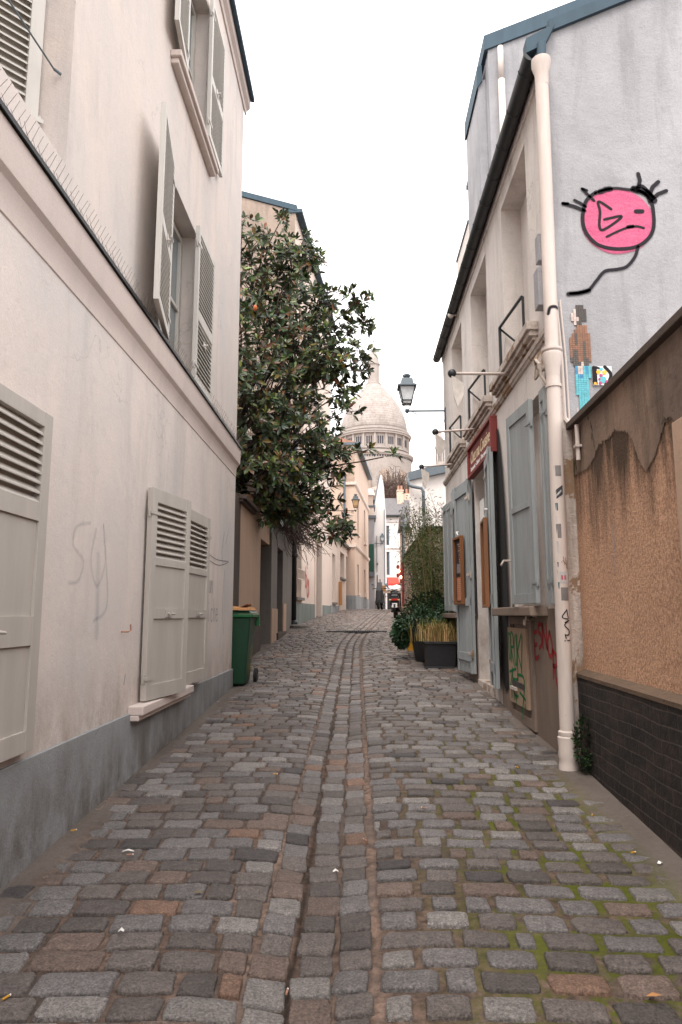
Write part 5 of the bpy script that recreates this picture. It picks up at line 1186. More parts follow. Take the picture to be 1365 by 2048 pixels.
m = MB(); m.box(2.28, 3.55, 58.88, 58.92, 3.50, 3.70); m.build('valance', M['awning'], aw)
m = MB(); m.box(1.5, 5.0, 59.3, 59.32, 0.9, 3.45); m.build('shopfront', M['black'], e1)
bs = thing('blue_sign', (2.6, 57.5, 3.6), "small vertical blue sign hanging in front of the red awning at the street end", "sign")
m = MB(); m.box(2.42, 2.56, 57.5, 57.56, 3.45, 4.25); m.build('panel', paint("blue_enamel", (0.03, 0.10, 0.20), 0.4), bs); m = MB(); m.tube([(2.35, 57.53, 4.3), (2.6, 57.53, 4.3)], 0.02, 6); m.build('bracket', M['darkmetal'], bs)
for x0, lab in ((4.0, "brown timber shopfront beside the red awning at the street end"),):
    tfo = thing('timber_shopfront', (x0, 58, 1.2), lab, "shopfront"); m = MB(); m.box(3.6, 4.8, 58.6, 59.2, 0.9, 4.4); m.build('front', M['wood'], tfo); m = MB(); m.box(3.7, 4.7, 58.55, 58.6, 1.4, 3.9); m.build('pane', M['glass'], tfo)

ps = thing('white_parasol', (2.83, 50, gz(50)), "white cafe parasol open at the far end of the street behind the scooters", "parasol")
m = MB(); m.lathe([(0.98, 3.12), (0.5, 3.36), (0.02, 3.52)], (2.83, 50, 0), 4, ph=R(20)); m.build('canopy', M['white'], ps)
m = MB(); m.lathe([(1.0, 2.92), (1.0, 3.12)], (2.83, 50, 0), 4, ph=R(20)); m.build('valance', M['peach'], ps)
m = MB(); m.tube([(2.83, 50, 1.4), (2.83, 50, 3.4)], 0.03, 8); m.build('pole', M['darkmetal'], ps)

# right side beyond the garden: white house with zinc roof
r5 = thing('white_house_with_zinc_roof', (3, 31, gz(31)), "white house with grey zinc roof edge and bent drainpipe above the mossy wall", "house")
m = MB(); m.prism([(2.30, 30, 0.8), (2.86, 30, 0.8), (2.86, 30, 7.42), (2.30, 30, 7.35)], (1.0, 8, 0)); m.prism([(2.88, 30.15, 0.8), (9, 30.15, 0.8), (9, 30.15, 8.9), (2.88, 30.15, 7.5)], (1.0, 7, 0)); m.build('wall', M['farwhite'], r5)
m = MB(); m.prism([(2.22, 29.85, 7.16), (2.66, 29.85, 7.26), (9.1, 29.85, 8.7), (9.1, 29.85, 9.05), (2.68, 29.85, 7.66), (2.25, 29.85, 7.52)], (1.0, 8, 0)); m.build('roof_edge', M['zinc'], r5)
m = MB(); m.tube([(2.22, 29.75, 7.25), (2.24, 29.75, 6.95), (2.4, 29.75, 6.88), (2.80, 29.75, 6.80), (2.88, 29.75, 6.65), (2.88, 29.75, 5.6)], 0.07, 10); m.tube([(2.88, 29.75, 5.6), (2.88, 29.75, 1.4)], 0.045, 8); m.build('drainpipe', M['zinc'], r5, smooth=True)
r6 = thing('slate_roofed_shed', (2.5, 42, gz(42)), "small striped slate roof with gutter between the end house and the white house", "house")
m = MB(); m.box(2.85, 4.4, 42.2, 46, 1.0, 6.7); m.build('wall', M['cream'], r6)
m = MB(); m.hexa([(2.7, 41.9, 6.72), (4.5, 41.9, 6.72), (4.5, 46, 6.72), (2.7, 46, 6.72), (2.8, 42.4, 7.75), (4.4, 42.4, 7.75), (4.4, 45.5, 7.75), (2.8, 45.5, 7.75)]); m.build('roof', M['slate'], r6)
m = MB(); m.box(2.65, 4.5, 41.8, 41.92, 6.45, 6.7); m.tube([(2.75, 41.8, 1.4), (2.75, 41.8, 6.5)], 0.05, 8); m.build('gutter', M['darkmetal'], r6)

# mossy garden wall
mw = thing('mossy_wall', (1.8, 21, gz(21)), "brown weathered wall with sloping dark coping behind the bamboo on the right", "wall")
m = MB(); m.prism([(1.78, 17.3, 0.6), (5.5, 17.3, 0.6), (5.5, 17.3, 3.5), (1.78, 17.3, 3.5)], (0, 8.9, 0)); m.build('wall', M['stonewall'], mw)
m = MB(); m.box(1.70, 5.6, 17.2, 26.25, 3.503, 3.58); m.build('coping', M['darkmetal'], mw)
m = MB(); m.box(1.62, 1.778, 20.0, 26.2, 0.8, gz(23) + 0.55); m.build('ledge', M['tan'], mw, bevel=0.02)
rp = thing('red_downpipe', (1.72, 26.3, gz(26.3)), "downpipe painted red at its foot at the far corner of the mossy wall", "downpipe")
m = MB(); m.tube([(1.78, 26.4, 3.5), (1.78, 26.4, 5.2)], 0.04, 8); m.lathe([(0.05, 0), (0.09, 0.3)], (1.76, 26.4, 3.35), 8); m.build('upper_pipe', M['zinc'], rp); m = MB(); m.tube([(1.74, 26.4, 1.2), (1.74, 26.4, 3.4)], 0.05, 8); m.build('red_pipe', M['red'], rp)
em, nt, b = base("bulb_glow", 0.5); b.inputs["Emission Color"].default_value = (1, 0.62, 0.35, 1); b.inputs["Emission Strength"].default_value = 6; b.inputs["Base Color"].default_value = (1, .7, .4, 1)
xl = thing('glowing_lantern_cluster', (1.6, 27.2, 2.8), "cluster of red lanterns with two lit bulbs hanging beside the red downpipe", "lantern")
m = MB(); m.ball((1.62, 27.2, 3.08), 0.055, 8, 6); m.ball((1.72, 27.2, 2.85), 0.05, 8, 6); m.build('bulb', em, xl)
m = MB()
for x, z in ((1.60, 3.25), (1.72, 3.12), (1.60, 2.92), (1.70, 2.98), (1.74, 2.7)): m.lathe([(0.02, -0.08), (0.06, -0.05), (0.06, 0.05), (0.02, 0.08)], (x, 27.25, z), 8); m.tube([(x, 27.25, z), (x, 27.25, 3.5)], 0.005, 4)
m.build('shade', M['red'], xl)

# ---------------------------------------------------------------- basilica
DC = (5.15, 200.0)
bz = thing('domed_basilica', (DC[0], DC[1], 1.0), "white stone basilica dome with arcaded gallery and lantern, seen far above the street end", "basilica")
def zs(v): return 51.2 + (885 - v) * 0.152
m = MB()
pr = [(9.65, 53.6), (9.75, 54.6), (9.6, 56.2), (9.15, 58.0), (8.45, 59.9), (7.5, 61.8), (6.4, 63.5), (5.1, 65.2), (3.8, 66.7), (2.7, 67.8), (2.2, 68.6)]
m.lathe(pr, (DC[0], DC[1], 0), 72); m.build('dome', M['domescale'], bz, smooth=True)
m = MB()
m.lathe([(9.9, 44.0), (9.9, 53.8)], (*DC, 0), 72)
for r0, z0, h in ((10.4, 52.9, 0.5), (10.9, 52.1, 0.5), (10.7, 51.6, 0.5), (10.3, 47.3, 0.45), (11.0, 46.3, 0.35), (11.5, 45.7, 0.6), (11.3, 45.3, 0.4)):
    m.lathe([(9.85, z0), (r0 - 0.1, z0), (r0, z0 + 0.1), (r0, z0 + h), (9.85, z0 + h)], (*DC, 0), 72)
m.lathe([(9.0, 30), (10.7, 38), (10.9, 44.0), (11.0, 45.3), (9.8, 45.3)], (*DC, 0), 72)
m.build('drum', M['domestone'], bz, auto=35)
m = MB(); m2 = MB(); m3 = MB()
NB = 20
for k in range(NB):
    m = MB()
    th = 2 * math.pi * (k + 0.5) / NB
    for j in (-1, 0, 1):
        a = th + j * 0.062; c_, s_ = math.cos(a), math.sin(a); rr = 9.93
        X, Y_ = DC[0] + rr * c_, DC[1] + rr * s_; tx, ty = -s_, c_
        def P(u, z, o=0): return (X + tx * u + c_ * o, Y_ + ty * u + s_ * o, z)
        w_ = 0.20
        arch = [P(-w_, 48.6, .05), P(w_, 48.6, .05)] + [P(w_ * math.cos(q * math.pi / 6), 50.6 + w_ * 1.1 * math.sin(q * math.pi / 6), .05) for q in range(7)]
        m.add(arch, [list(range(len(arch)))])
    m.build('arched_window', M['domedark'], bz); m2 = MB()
    a = 2 * math.pi * k / NB; c_, s_ = math.cos(a), math.sin(a); X, Y_ = DC[0] + 10.0 * c_, DC[1] + 10.0 * s_; tx, ty = -s_, c_
    m2.hexa([(X - tx * .28 - c_ * .2, Y_ - ty * .28 - s_ * .2, 47.7), (X + tx * .28 - c_ * .2, Y_ + ty * .28 - s_ * .2, 47.7), (X + tx * .28 + c_ * .35, Y_ + ty * .28 + s_ * .35, 47.7), (X - tx * .28 + c_ * .35, Y_ - ty * .28 + s_ * .35, 47.7),
             (X - tx * .28 - c_ * .2, Y_ - ty * .28 - s_ * .2, 51.7), (X + tx * .28 - c_ * .2, Y_ + ty * .28 - s_ * .2, 51.7), (X + tx * .28 + c_ * .35, Y_ + ty * .28 + s_ * .35, 51.7), (X - tx * .28 + c_ * .35, Y_ - ty * .28 + s_ * .35, 51.7)]); m2.build('pilaster', M['domestone'], bz)
for k in range(96):
    a = 2 * math.pi * k / 96; c_, s_ = math.cos(a), math.sin(a)
    X, Y_ = DC[0] + 11.02 * c_, DC[1] + 11.02 * s_; tx, ty = -s_, c_
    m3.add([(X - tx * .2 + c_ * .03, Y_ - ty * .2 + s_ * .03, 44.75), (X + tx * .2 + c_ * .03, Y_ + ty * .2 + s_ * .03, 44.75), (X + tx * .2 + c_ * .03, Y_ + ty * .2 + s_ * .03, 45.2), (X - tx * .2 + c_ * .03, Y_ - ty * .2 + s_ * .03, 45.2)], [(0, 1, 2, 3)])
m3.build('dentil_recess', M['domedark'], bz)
m = MB()
for k in range(12):
    a = 2 * math.pi * (k + 0.5) / 12; c_, s_ = math.cos(a), math.sin(a); X, Y_ = DC[0] + 11.0 * c_, DC[1] + 11.0 * s_; tx, ty = -s_, c_
    arch = [(X - tx * 1.7, Y_ - ty * 1.7, 34), (X + tx * 1.7, Y_ + ty * 1.7, 34)] + [(X + tx * 1.7 * math.cos(q * math.pi / 8), Y_ + ty * 1.7 * math.cos(q * math.pi / 8), 39.5 + 1.9 * math.sin(q * math.pi / 8)) for q in range(9)]
    m = MB(); m.add(arch, [list(range(len(arch)))]); m.build('lower_arch', M['stonewall'], bz)
m = MB(); m.lathe([(2.3, 68.4), (2.3, 69.0), (1.9, 69.1), (1.7, 69.3), (1.7, 74.6), (2.0, 74.8), (2.0, 75.2), (1.75, 75.4), (1.6, 76.6), (1.2, 78.0), (0.6, 79.4), (0.2, 80.4), (0.1, 81.0)], (*DC, 0), 24); m.box(DC[0] - 0.1, DC[0] + 0.1, DC[1] - .1, DC[1] + .1, 80.8, 83.2); m.box(DC[0] - .6, DC[0] + .6, DC[1] - .1, DC[1] + .1, 82.1, 82.35); m.build('lantern', M['domestone'], bz)
tu = thing('small_turret', (24.4, 200, 1), "small white stone turret with columned lantern beside the right-hand houses, far off", "turret")
TC = (24.4, 200)
m = MB(); m.lathe([(2.2, 30), (1.9, 42), (1.55, 43.5), (1.4, 45), (1.35, 45.2)], (*TC, 0), 16); m.lathe([(1.45, 49.2), (1.5, 49.9), (1.25, 50.2), (1.15, 51.6), (0.8, 53.0), (0.3, 54.4), (0.06, 56.0)], (*TC, 0), 16); m.lathe([(0.7, 45), (0.7, 49.3)], (*TC, 0), 12); m.build('body', M['domestone'], tu, auto=35)
m = MB()
for k in range(10): a = 2 * math.pi * k / 10; m.tube([(TC[0] + 1.2 * math.cos(a), TC[1] + 1.2 * math.sin(a), 45.1), (TC[0] + 1.2 * math.cos(a), TC[1] + 1.2 * math.sin(a), 49.3)], 0.14, 6)
m.build('colonnade', M['domestone'], tu)

# hill under the basilica
m = MB(); vs = []; N = 12
for j in range(N + 1):
    for i in range(N + 1):
        x = -60 + 130 * i / N; y = 75 + 200 * j / N
        f = max(0, min(1, (y - 80) / 80)); vs.append((x, y, 0.9 + 30 * f * f * (3 - 2 * f) * math.exp(-((x - 8) / 40) ** 2)))
m.add(vs, [(j * (N + 1) + i, j * (N + 1) + i + 1, (j + 1) * (N + 1) + i + 1, (j + 1) * (N + 1) + i) for j in range(N) for i in range(N)])
m.build('hill', M['stonewall'], kind='structure', smooth=True, origin=(0, 0, 0))

# ---------------------------------------------------------------- trees and plants
def limb(mb, p0, p1, r0, r1, n=6, wob=0.08):
    p0, p1 = Vector(p0), Vector(p1); L = (p1 - p0).length; pts = []
    for i in range(n + 1):
        t = i / n; p = p0.lerp(p1, t) + Vector((noise.noise(p0 * 3 + Vector((t * 2, 0, 0))), noise.noise(p0 * 3 + Vector((0, t * 2, 5))), noise.noise(p0 * 2 + Vector((7, 0, t * 2))))) * L * wob * math.sin(math.pi * t) * 2
        pts.append(p)
    mb.tube(pts, [r0 + (r1 - r0) * i / n for i in range(n + 1)], 7, caps=False); return pts

mg = thing('magnolia_tree', (-3.0, 14.2, gz(14)), "evergreen magnolia with dark glossy leaves leaning over the tan wall and the street", "tree")
tb = MB(); lf = MB(); lf.c = True
base_p = Vector((-3.0, 14.2, 0.6)); fork = Vector((-2.8, 14.2, 3.6)); limb(tb, base_p, fork, 0.17, 0.13)
clusters = [((-1.2, 13.8, 8.8), (0.55, 0.6, 0.65), 36), ((-1.5, 13.6, 3.55), (0.8, 0.7, 0.42), 55), ((-2.35, 14.1, 9.25), (0.75, 0.8, 0.55), 30), ((-1.55, 14.0, 8.75), (0.55, 0.6, 0.6), 26), ((-2.7, 14.3, 7.6), (1.1, 1.4, 1.3), 130), ((-2.0, 14.2, 8.6), (0.85, 0.9, 0.95), 60), ((-1.5, 14.0, 7.6), (0.8, 1.0, 1.0), 90), ((-2.0, 14.0, 6.0), (1.2, 1.5, 1.2), 170),
            ((-1.1, 13.7, 6.6), (0.8, 0.9, 0.55), 75), ((-0.35, 13.5, 6.45), (0.75, 0.6, 0.42), 62), ((-2.3, 13.4, 4.9), (0.95, 1.2, 1.1), 120), ((-1.2, 13.8, 5.1), (0.9, 1.1, 0.85), 110),
            ((-0.55, 13.7, 4.6), (0.48, 0.6, 0.5), 36), ((-1.05, 13.8, 3.95), (0.8, 0.8, 0.55), 75), ((-0.46, 13.6, 3.12), (0.36, 0.4, 0.36), 26), ((-1.9, 13.2, 4.1), (0.9, 0.9, 0.5), 75),
            ((0.05, 13.4, 7.75), (0.34, 0.3, 0.16), 11), ((-0.75, 13.6, 7.85), (0.42, 0.4, 0.24), 20), ((0.1, 13.4, 7.25), (0.32, 0.3, 0.14), 9), ((-0.5, 13.6, 7.25), (0.55, 0.5, 0.28), 26), ((-1.0, 13.9, 8.8), (0.42, 0.4, 0.3), 16),
            ((-1.6, 14.0, 9.9), (0.15, 0.2, 0.22), 5), ((-2.5, 14.2, 9.3), (0.6, 0.6, 0.5), 22), ((0.10, 13.3, 4.60), (0.28, 0.3, 0.10), 3), ((-0.2, 13.4, 5.45), (0.26, 0.3, 0.16), 6), ((0.60, 13.2, 4.45), (0.30, 0.2, 0.05), 2),
            ((-3.9, 14.6, 6.5), (1.2, 1.6, 2.2), 110), ((-3.4, 13.2, 5.0), (0.9, 1.0, 1.2), 60), ((-2.0, 15.6, 6.0), (1.2, 0.8, 1.8), 80), ((-1.4, 15.2, 8.0), (0.6, 0.6, 0.7), 25), ((-0.3, 13.6, 5.9), (0.36, 0.4, 0.25), 11)]
GR = [(0.036, 0.056, 0.024), (0.050, 0.074, 0.026), (0.026, 0.042, 0.022), (0.068, 0.092, 0.030), (0.040, 0.058, 0.028)]
RU = [(0.16, 0.062, 0.022), (0.11, 0.055, 0.028), (0.09, 0.05, 0.03)]
YG = [(0.14, 0.18, 0.035), (0.095, 0.13, 0.03), (0.16, 0.12, 0.03)]
hl = [Vector((-2.2, 13.0, 7.15)), Vector((-2.3, 12.8, 4.9)), Vector((-1.3, 12.9, 6.2)), Vector((-1.6, 12.8, 4.2))]
for ci, (c, r, n) in enumerate(clusters):
    C_ = Vector(c); hub = C_ + Vector((-0.25 * r[0], 0.2 * r[1], -0.35 * r[2]))
    src = fork if ci not in (13,) else fork
    pts = limb(tb, src.lerp(hub, 0.0), hub, 0.055 if n > 50 else 0.028, 0.012, 9, 0.11)
    for _ in range(int(n * 1.5)):
        p, v = in_ell(c, r, 0.25)
        if (p.x < -1.6 and p.y > 14.0 and p.y < 11): continue
        if random.random() < 0.45: limb(tb, hub.lerp(p, 0.25), p, 0.010, 0.005, 3, 0.06)
        ax = (v + Vector((0.25, -0.35, 0.55)) + Vector((random.uniform(-.4, .4), random.uniform(-.4, .4), random.uniform(-.4, .4)))).normalized()
        u = ax.cross(Vector((0.3, 0.9, 0.2))).normalized(); w = ax.cross(u)
        warm = min((p - h).length for h in hl) < 0.75 and v.z > 0.05
        nl = random.randint(8, 12); tone = random.uniform(0.7, 1.35)
        for k in range(nl):
            th = 2 * math.pi * k / nl + random.uniform(-.3, .3); t = random.uniform(0.2, 1.0)
            d = (ax * (1.1 - t * 0.9) + (u * math.cos(th) + w * math.sin(th)) * (0.35 + t * 0.8) + Vector((0, 0, -0.15 * t))).normalized()
            L = random.uniform(0.085, 0.205); W = L * random.uniform(0.34, 0.46)
            s_ = d.cross(ax); s_ = s_.normalized() if s_.length > 1e-3 else u; nn = s_.cross(d)
            q = random.random()
            cc = random.choice(RU) if q < (0.30 if warm else 0.115) else (random.choice(YG) if q < (0.55 if warm else 0.22) else random.choice(GR))
            cc = tuple(x * tone * random.uniform(0.85, 1.2) for x in cc)
            b0 = p + d * 0.02; bend = Vector((0, 0, -0.10 * L))
            vs = [b0, b0 + d * L * .32 + s_ * W * .42 + nn * W * .10, b0 + d * L * .68 + s_ * W * .42 + nn * W * .10 + bend * .4, b0 + d * L + bend, b0 + d * L * .68 - s_ * W * .42 + nn * W * .10 + bend * .4, b0 + d * L * .32 - s_ * W * .42 + nn * W * .10, b0 + d * L * .32, b0 + d * L * .68 + bend * .4]
            lf.add(vs, [(0, 1, 6), (1, 2, 7, 6), (2, 3, 7), (0, 6, 5), (6, 7, 4, 5), (7, 3, 4)], None, [cc] * 8)
lf.build('crown', M['leaf'], mg); tb.build('trunk', M['bark'], mg, smooth=True)
cone_m = flat("orange_cone", (0.42, 0.11, 0.03), 0.7)
for p in ((-2.45, 13.0, 4.75), (-2.1, 12.9, 4.38), (-2.62, 12.9, 4.12), (-1.95, 12.8, 7.3), (-2.3, 12.9, 7.6)): m = MB(); m.ball(p, 0.042, 8, 6, (1, 1, 1.4)); m.build('seed_cone', cone_m, mg, smooth=True)

# dry creeper hanging from the wall top
cr = thing('bare_creeper', (-1.8, 18, 3.9), "tangle of bare brown creeper stems hanging off the wall under the magnolia", "creeper")
m = MB()
for k in range(560):
    y = random.uniform(15.2, 21.5); x = -1.95 + random.uniform(-0.15, 0.15); z = random.uniform(3.5, 4.5)
    dx = random.uniform(0.1, 1.15) * (0.5 + 0.5 * (y - 15) / 6); dz = random.uniform(-0.75, 0.3)
    pts = [(x, y, z), (x + dx * .35, y + random.uniform(-.5, .5), z + random.uniform(-.15, .25)), (x + dx * .75 + random.uniform(-.15, .15), y + random.uniform(-.9, .9), z + dz * .45 + random.uniform(-.12, .12)), (x + dx, y + random.uniform(-1.3, 1.3), z + dz)]
    m.tube(catmull(pts, 3), [0.012] * 3 + [0.006] * 7, 4, caps=False)
m.build('stems', M['twig'], cr)

# bare trees below the basilica
for k, (x, y, h, lab) in enumerate(((4.9, 104, 18.5, "bare brown winter tree below the dome, left one"), (8.1, 106, 18, "bare brown winter tree below the dome, right one beside the white roof"), (6.4, 110, 21, "taller bare winter tree directly under the dome arches"))):
    t = thing('bare_tree', (x, y, 8), lab, "tree", "bare trees below the basilica")
    m = MB(); z0 = 4.0; limb(m, (x, y, z0), (x, y, z0 + h * .45), 0.35, 0.2); m.build('trunk', M['twig'], t)
    m = MB()
    for _ in range(650):
        p, v = in_ell((x, y, z0 + h * .62), (h * .16, h * .16, h * .38), 0.1); q = Vector((x, y, z0 + h * .42)); a_ = q.lerp(p, random.uniform(.35, .7))
        m.tube([a_, a_.lerp(p, .5) + Vector((random.uniform(-.3, .3), 0, random.uniform(0, .4))), p], [0.09, 0.06, 0.03], 4, caps=False)
        for __ in range(2): m.tube([p, p + Vector((random.uniform(-.8, .8), random.uniform(-.8, .8), random.uniform(-.1, 1.0)))], 0.03, 3, caps=False)
    m.build('crown', M['twig'], t)

# bamboo
bb = thing('bamboo', (1.5, 14.6, gz(14.6)), "tall feathery bamboo with thin arching canes in front of the mossy wall", "bamboo")
m = MB(); l = MB()
canes = []
for k in range(95):
    x = random.uniform(1.30, 1.95); y = random.uniform(13.2, 16.8); h = random.uniform(1.8, 3.1); lean = Vector((random.uniform(-.42, .1), random.uniform(-.35, .3), 0))
    P0 = Vector((x, y, gz(y))); pts = [P0, P0 + Vector((lean.x * .25, lean.y * .25, h * .45)), P0 + Vector((lean.x * .6, lean.y * .6, h * .78)), P0 + Vector((lean.x * 1.1, lean.y, h))]
    c = catmull(pts, 4); canes.append(c); m.tube(c, [0.007 - 0.004 * i / len(c) for i in range(len(c))], 4, caps=False)
m.build('canes', M['cane'], bb)
def bf():
    c = random.choice(canes); i = random.randint(3, len(c) - 1); p = c[i] + Vector((random.uniform(-.16, .16), random.uniform(-.16, .16), random.uniform(-.12, .12)))
    return p, Vector((random.uniform(-1, 1), random.uniform(-1, 1), random.uniform(-.9, .5)))
leaf_cloud(l, 9500, bf, 0.085, 0.016, [(0.050, 0.085, 0.018), (0.075, 0.10, 0.022), (0.028, 0.050, 0.014), (0.10, 0.115, 0.03)], droop=0.2)
l.build('foliage', M['leaf_m'], bb)

# leafy shrub in tall dark pot
def pot(name, label, cat, mk): pass
tp = thing('tall_planter', (1.16, 12.3, gz(12.3)), "tall tapering dark round pot holding a leafy green shrub on the right kerb", "planter")
m = MB(); m.lathe([(0.15, 0), (0.17, 0.05), (0.22, 0.35), (0.24, 0.62), (0.255, 0.64), (0.255, 0.68), (0.22, 0.68), (0.21, 0.60), (0.0, 0.60)], (1.17, 12.35, gz(12.35)), 28); m.build('pot', M['black'], tp, auto=40)
m = MB()
def sf():
    e = random.choice([((1.12, 12.9, 1.32), (0.36, 0.5, 0.24)), ((1.40, 12.9, 1.42), (0.34, 0.5, 0.26)), ((0.92, 12.7, 1.24), (0.26, 0.35, 0.18)), ((1.15, 12.4, 1.30), (0.26, 0.3, 0.17)), ((0.78, 12.6, 1.10), (0.16, 0.22, 0.16)), ((0.80, 12.6, 0.97), (0.10, 0.15, 0.10))])
    p, v = in_ell(e[0], e[1], 0.3); return p, v + Vector((-.1, -.4, -.1))
leaf_cloud(m, 4300, sf, 0.070, 0.042, [(0.022, 0.055, 0.022), (0.014, 0.034, 0.016), (0.035, 0.075, 0.030), (0.05, 0.095, 0.045)], droop=0.3)
m.build('shrub', M['leaf'], tp)
m = MB()
for k in range(40): m.tube(catmull([(1.17, 12.35, 1.2), (1.1 + random.uniform(-.2, .2), 12.6, 1.35), (random.uniform(.72, 1.5), random.uniform(12.4, 13.2), random.uniform(.95, 1.6))], 4), 0.004, 4, caps=False)
m.build('stem', M['twig'], tp)
# square black planter with dry grass
sp = thing('square_planter', (1.36, 11.65, gz(11.5)), "square black plastic planter of dry straw-coloured grass by the door", "planter")
x0, x1, y0, y1 = 1.10, 1.60, 11.42, 11.92; zg = gz(11.4) - 0.01
m = MB(); m.hexa([(x0 + .03, y0 + .03, zg), (x1 - .03, y0 + .03, zg), (x1 - .03, y1 - .03, zg), (x0 + .03, y1 - .03, zg), (x0, y0, zg + .40), (x1, y0, zg + .40), (x1, y1, zg + .40), (x0, y1, zg + .40)])
m.box(x0 - .025, x1 + .02, y0 - .025, y1 + .02, zg + .385, zg + .43); m.box(x0 - .02, x1 + .015, y0 - .02, y1 + .015, zg - .002, zg + .035); m.build('box', M['black'], sp, bevel=0.008)
m = MB(); m.box(x0 + .02, x1 - .02, y0 + .02, y1 - .02, zg + .42, zg + .436); m.build('soil', M['darkplinth'], sp)
def blades(mb, n, cx, cy, rx_, ry_, z, h0, h1, cols, w=0.005):
    mb.c = True
    for _ in range(n):
        x = cx + random.gauss(0, rx_ * .45); y = cy + random.gauss(0, ry_ * .45); h = random.uniform(h0, h1); a = random.uniform(0, 6.28); q = random.uniform(.1, .6) * h
        d = Vector((math.cos(a), math.sin(a), 0)); s_ = Vector((-d.y, d.x, 0)) * w
        P = [Vector((x, y, z)), Vector((x, y, z + h * .5)) + d * q * .25, Vector((x, y, z + h * .85)) + d * q * .7, Vector((x, y, z + h * random.uniform(.75, 1.0))) + d * q * 1.2]
        c = random.choice(cols); k = random.uniform(.7, 1.25); c = tuple(v * k for v in c)
        vs = [P[0] - s_, P[0] + s_, P[1] - s_, P[1] + s_, P[2] - s_ * .6, P[2] + s_ * .6, P[3]]
        mb.add(vs, [(0, 1, 3, 2), (2, 3, 5, 4), (4, 5, 6)], None, [c] * 7)
m = MB(); blades(m, 520, 1.34, 11.67, 0.33, 0.33, zg + .43, .12, .34, [(0.62, 0.40, 0.20), (0.45, 0.27, 0.13), (0.30, 0.17, 0.08)]); blades(m, 330, 1.38, 11.7, 0.48, 0.48, zg + .43, .18, .44, [(0.14, 0.16, 0.03), (0.08, 0.12, 0.025), (0.22, 0.20, 0.05)], 0.004)
m.build('dry_grass', M['leaf_m'], sp)
yp = thing('yellow_planter', (1.02, 14.3, gz(14.3)), "small yellow bucket with withered leaves half hidden behind the tall dark pot", "planter")
zg = gz(14.2); m = MB(); m.lathe([(0.10, 0), (0.13, 0.28), (0.14, 0.29), (0.12, 0.29), (0.0, 0.24)], (1.10, 14.2, zg), 20); m.build('bucket', M['yellow'], yp, auto=40)
m = MB(); m.c = True
def yf(): p, v = in_ell((1.08, 14.2, zg + .42), (.15, .15, .17), .1); return p, v
leaf_cloud(m, 160, yf, .06, .04, [(0.36, 0.17, 0.03), (0.24, 0.10, 0.03), (0.05, 0.07, 0.02)]); m.build('withered_leaves', M['leaf_m'], yp)
hs_ = thing('ivy_shrub', (1.55, 14.0, gz(14)), "dark glossy shrub filling the corner between the bamboo and the white house", "shrub")
m = MB()
def hf(): p, v = in_ell(random.choice([(1.45, 13.6, 1.35), (1.6, 13.3, 1.2), (1.3, 14.6, 1.3)]), (0.38, 0.7, 0.55), 0.3); return p, v + Vector((-.2, -.4, 0))
leaf_cloud(m, 3200, hf, 0.07, 0.045, [(0.018, 0.045, 0.02), (0.012, 0.028, 0.014), (0.035, 0.075, 0.03)]); m.build('foliage', M['leaf'], hs_)

# ---------------------------------------------------------------- wheelie bin
bn = thing('wheelie_bin', (-1.63, 9.72, gz(9.6)), "green wheelie bin standing at the end of the pink rendered house", "bin")
zb = gz(9.6)
m = MB(); xa, xb, ya, yb2 = -1.93, -1.42, 9.42, 10.0
def hx(x0, x1, y0, y1, z0, X0, X1, Y0, Y1, z1): m.hexa([(x0, y0, z0), (x1, y0, z0), (x1, y1, z0), (x0, y1, z0), (X0, Y0, z1), (X1, Y0, z1), (X1, Y1, z1), (X0, Y1, z1)])
hx(xa + .05, xb - .07, ya + .03, yb2 - .13, zb + .02, xa, xb, ya, yb2, zb + .90)
m.build('body', M['bin'], bn, bevel=0.02)
m = MB()
hx(xa - .02, xb + .03, ya - .025, yb2 + .02, zb + .90, xa - .02, xb + .03, ya - .025, yb2 + .02, zb + .945); m.build('rim', M['bin_light'], bn, bevel=0.008)
m = MB(); hx(xa - .01, xb + .015, ya - .01, yb2 + .08, zb + .95, xa + .02, xb - .02, ya + .03, yb2 + .08, zb + .99); m.build('lid', M['bin'], bn, bevel=0.01)
m = MB(); m.tube([(xa + .02, yb2 + .07, zb + .93), (xb + .03, yb2 + .07, zb + .93)], 0.016, 10); m.box(xb - .02, xb + .035, yb2 + .01, yb2 + .08, zb + .78, zb + .92); m.build('handle', M['bin_light'], bn)
for sx in (xa - .02, xb - .015):
    m = MB(); m.tube([(sx, yb2 - .06, zb + .10), (sx + .045, yb2 - .06, zb + .10)], 0.10, 20); w_ = m.build('wheel', M['rubber'], bn, auto=30)
    m = MB(); m.tube([(sx - .003, yb2 - .06, zb + .10), (sx + .048, yb2 - .06, zb + .10)], 0.035, 12); m.build('hub', M['darkmetal'], w_)
FBn = Fr((xb - .035, 0), (0, 1), (1, 0)); m = MB()
stroke(m, FBn, [(9.66, zb + .50), (9.6, zb + .44), (9.62, zb + .36), (9.7, zb + .36), (9.74, zb + .5), (9.68, zb + .52)], .014, .012, .3); stroke(m, FBn, [(9.55, zb + .30), (9.50, zb + .24), (9.52, zb + .14)], .014, .004, .3); stroke(m, FBn, [(9.6, zb + .27), (9.62, zb + .2), (9.66, zb + .28), (9.7, zb + .22)], .014, .008, .3)
m.build('yellow_scribble', spraym("yellow_marker", (0.42, 0.36, 0.05), 1.6), bn)
cb = thing('flattened_cardboard', (-1.66, 9.7, zb + 1.0), "crumpled orange-brown cardboard lying on top of the green bin", "cardboard")
m = MB(); m.hexa([(-1.95, 9.42, zb + 1.0), (-1.44, 9.40, zb + .998), (-1.42, 9.98, zb + 1.0), (-1.93, 10.0, zb + 1.0), (-1.93, 9.44, zb + 1.035), (-1.46, 9.42, zb + 1.03), (-1.45, 9.94, zb + 1.04), (-1.91, 9.98, zb + 1.04)])
vs = []
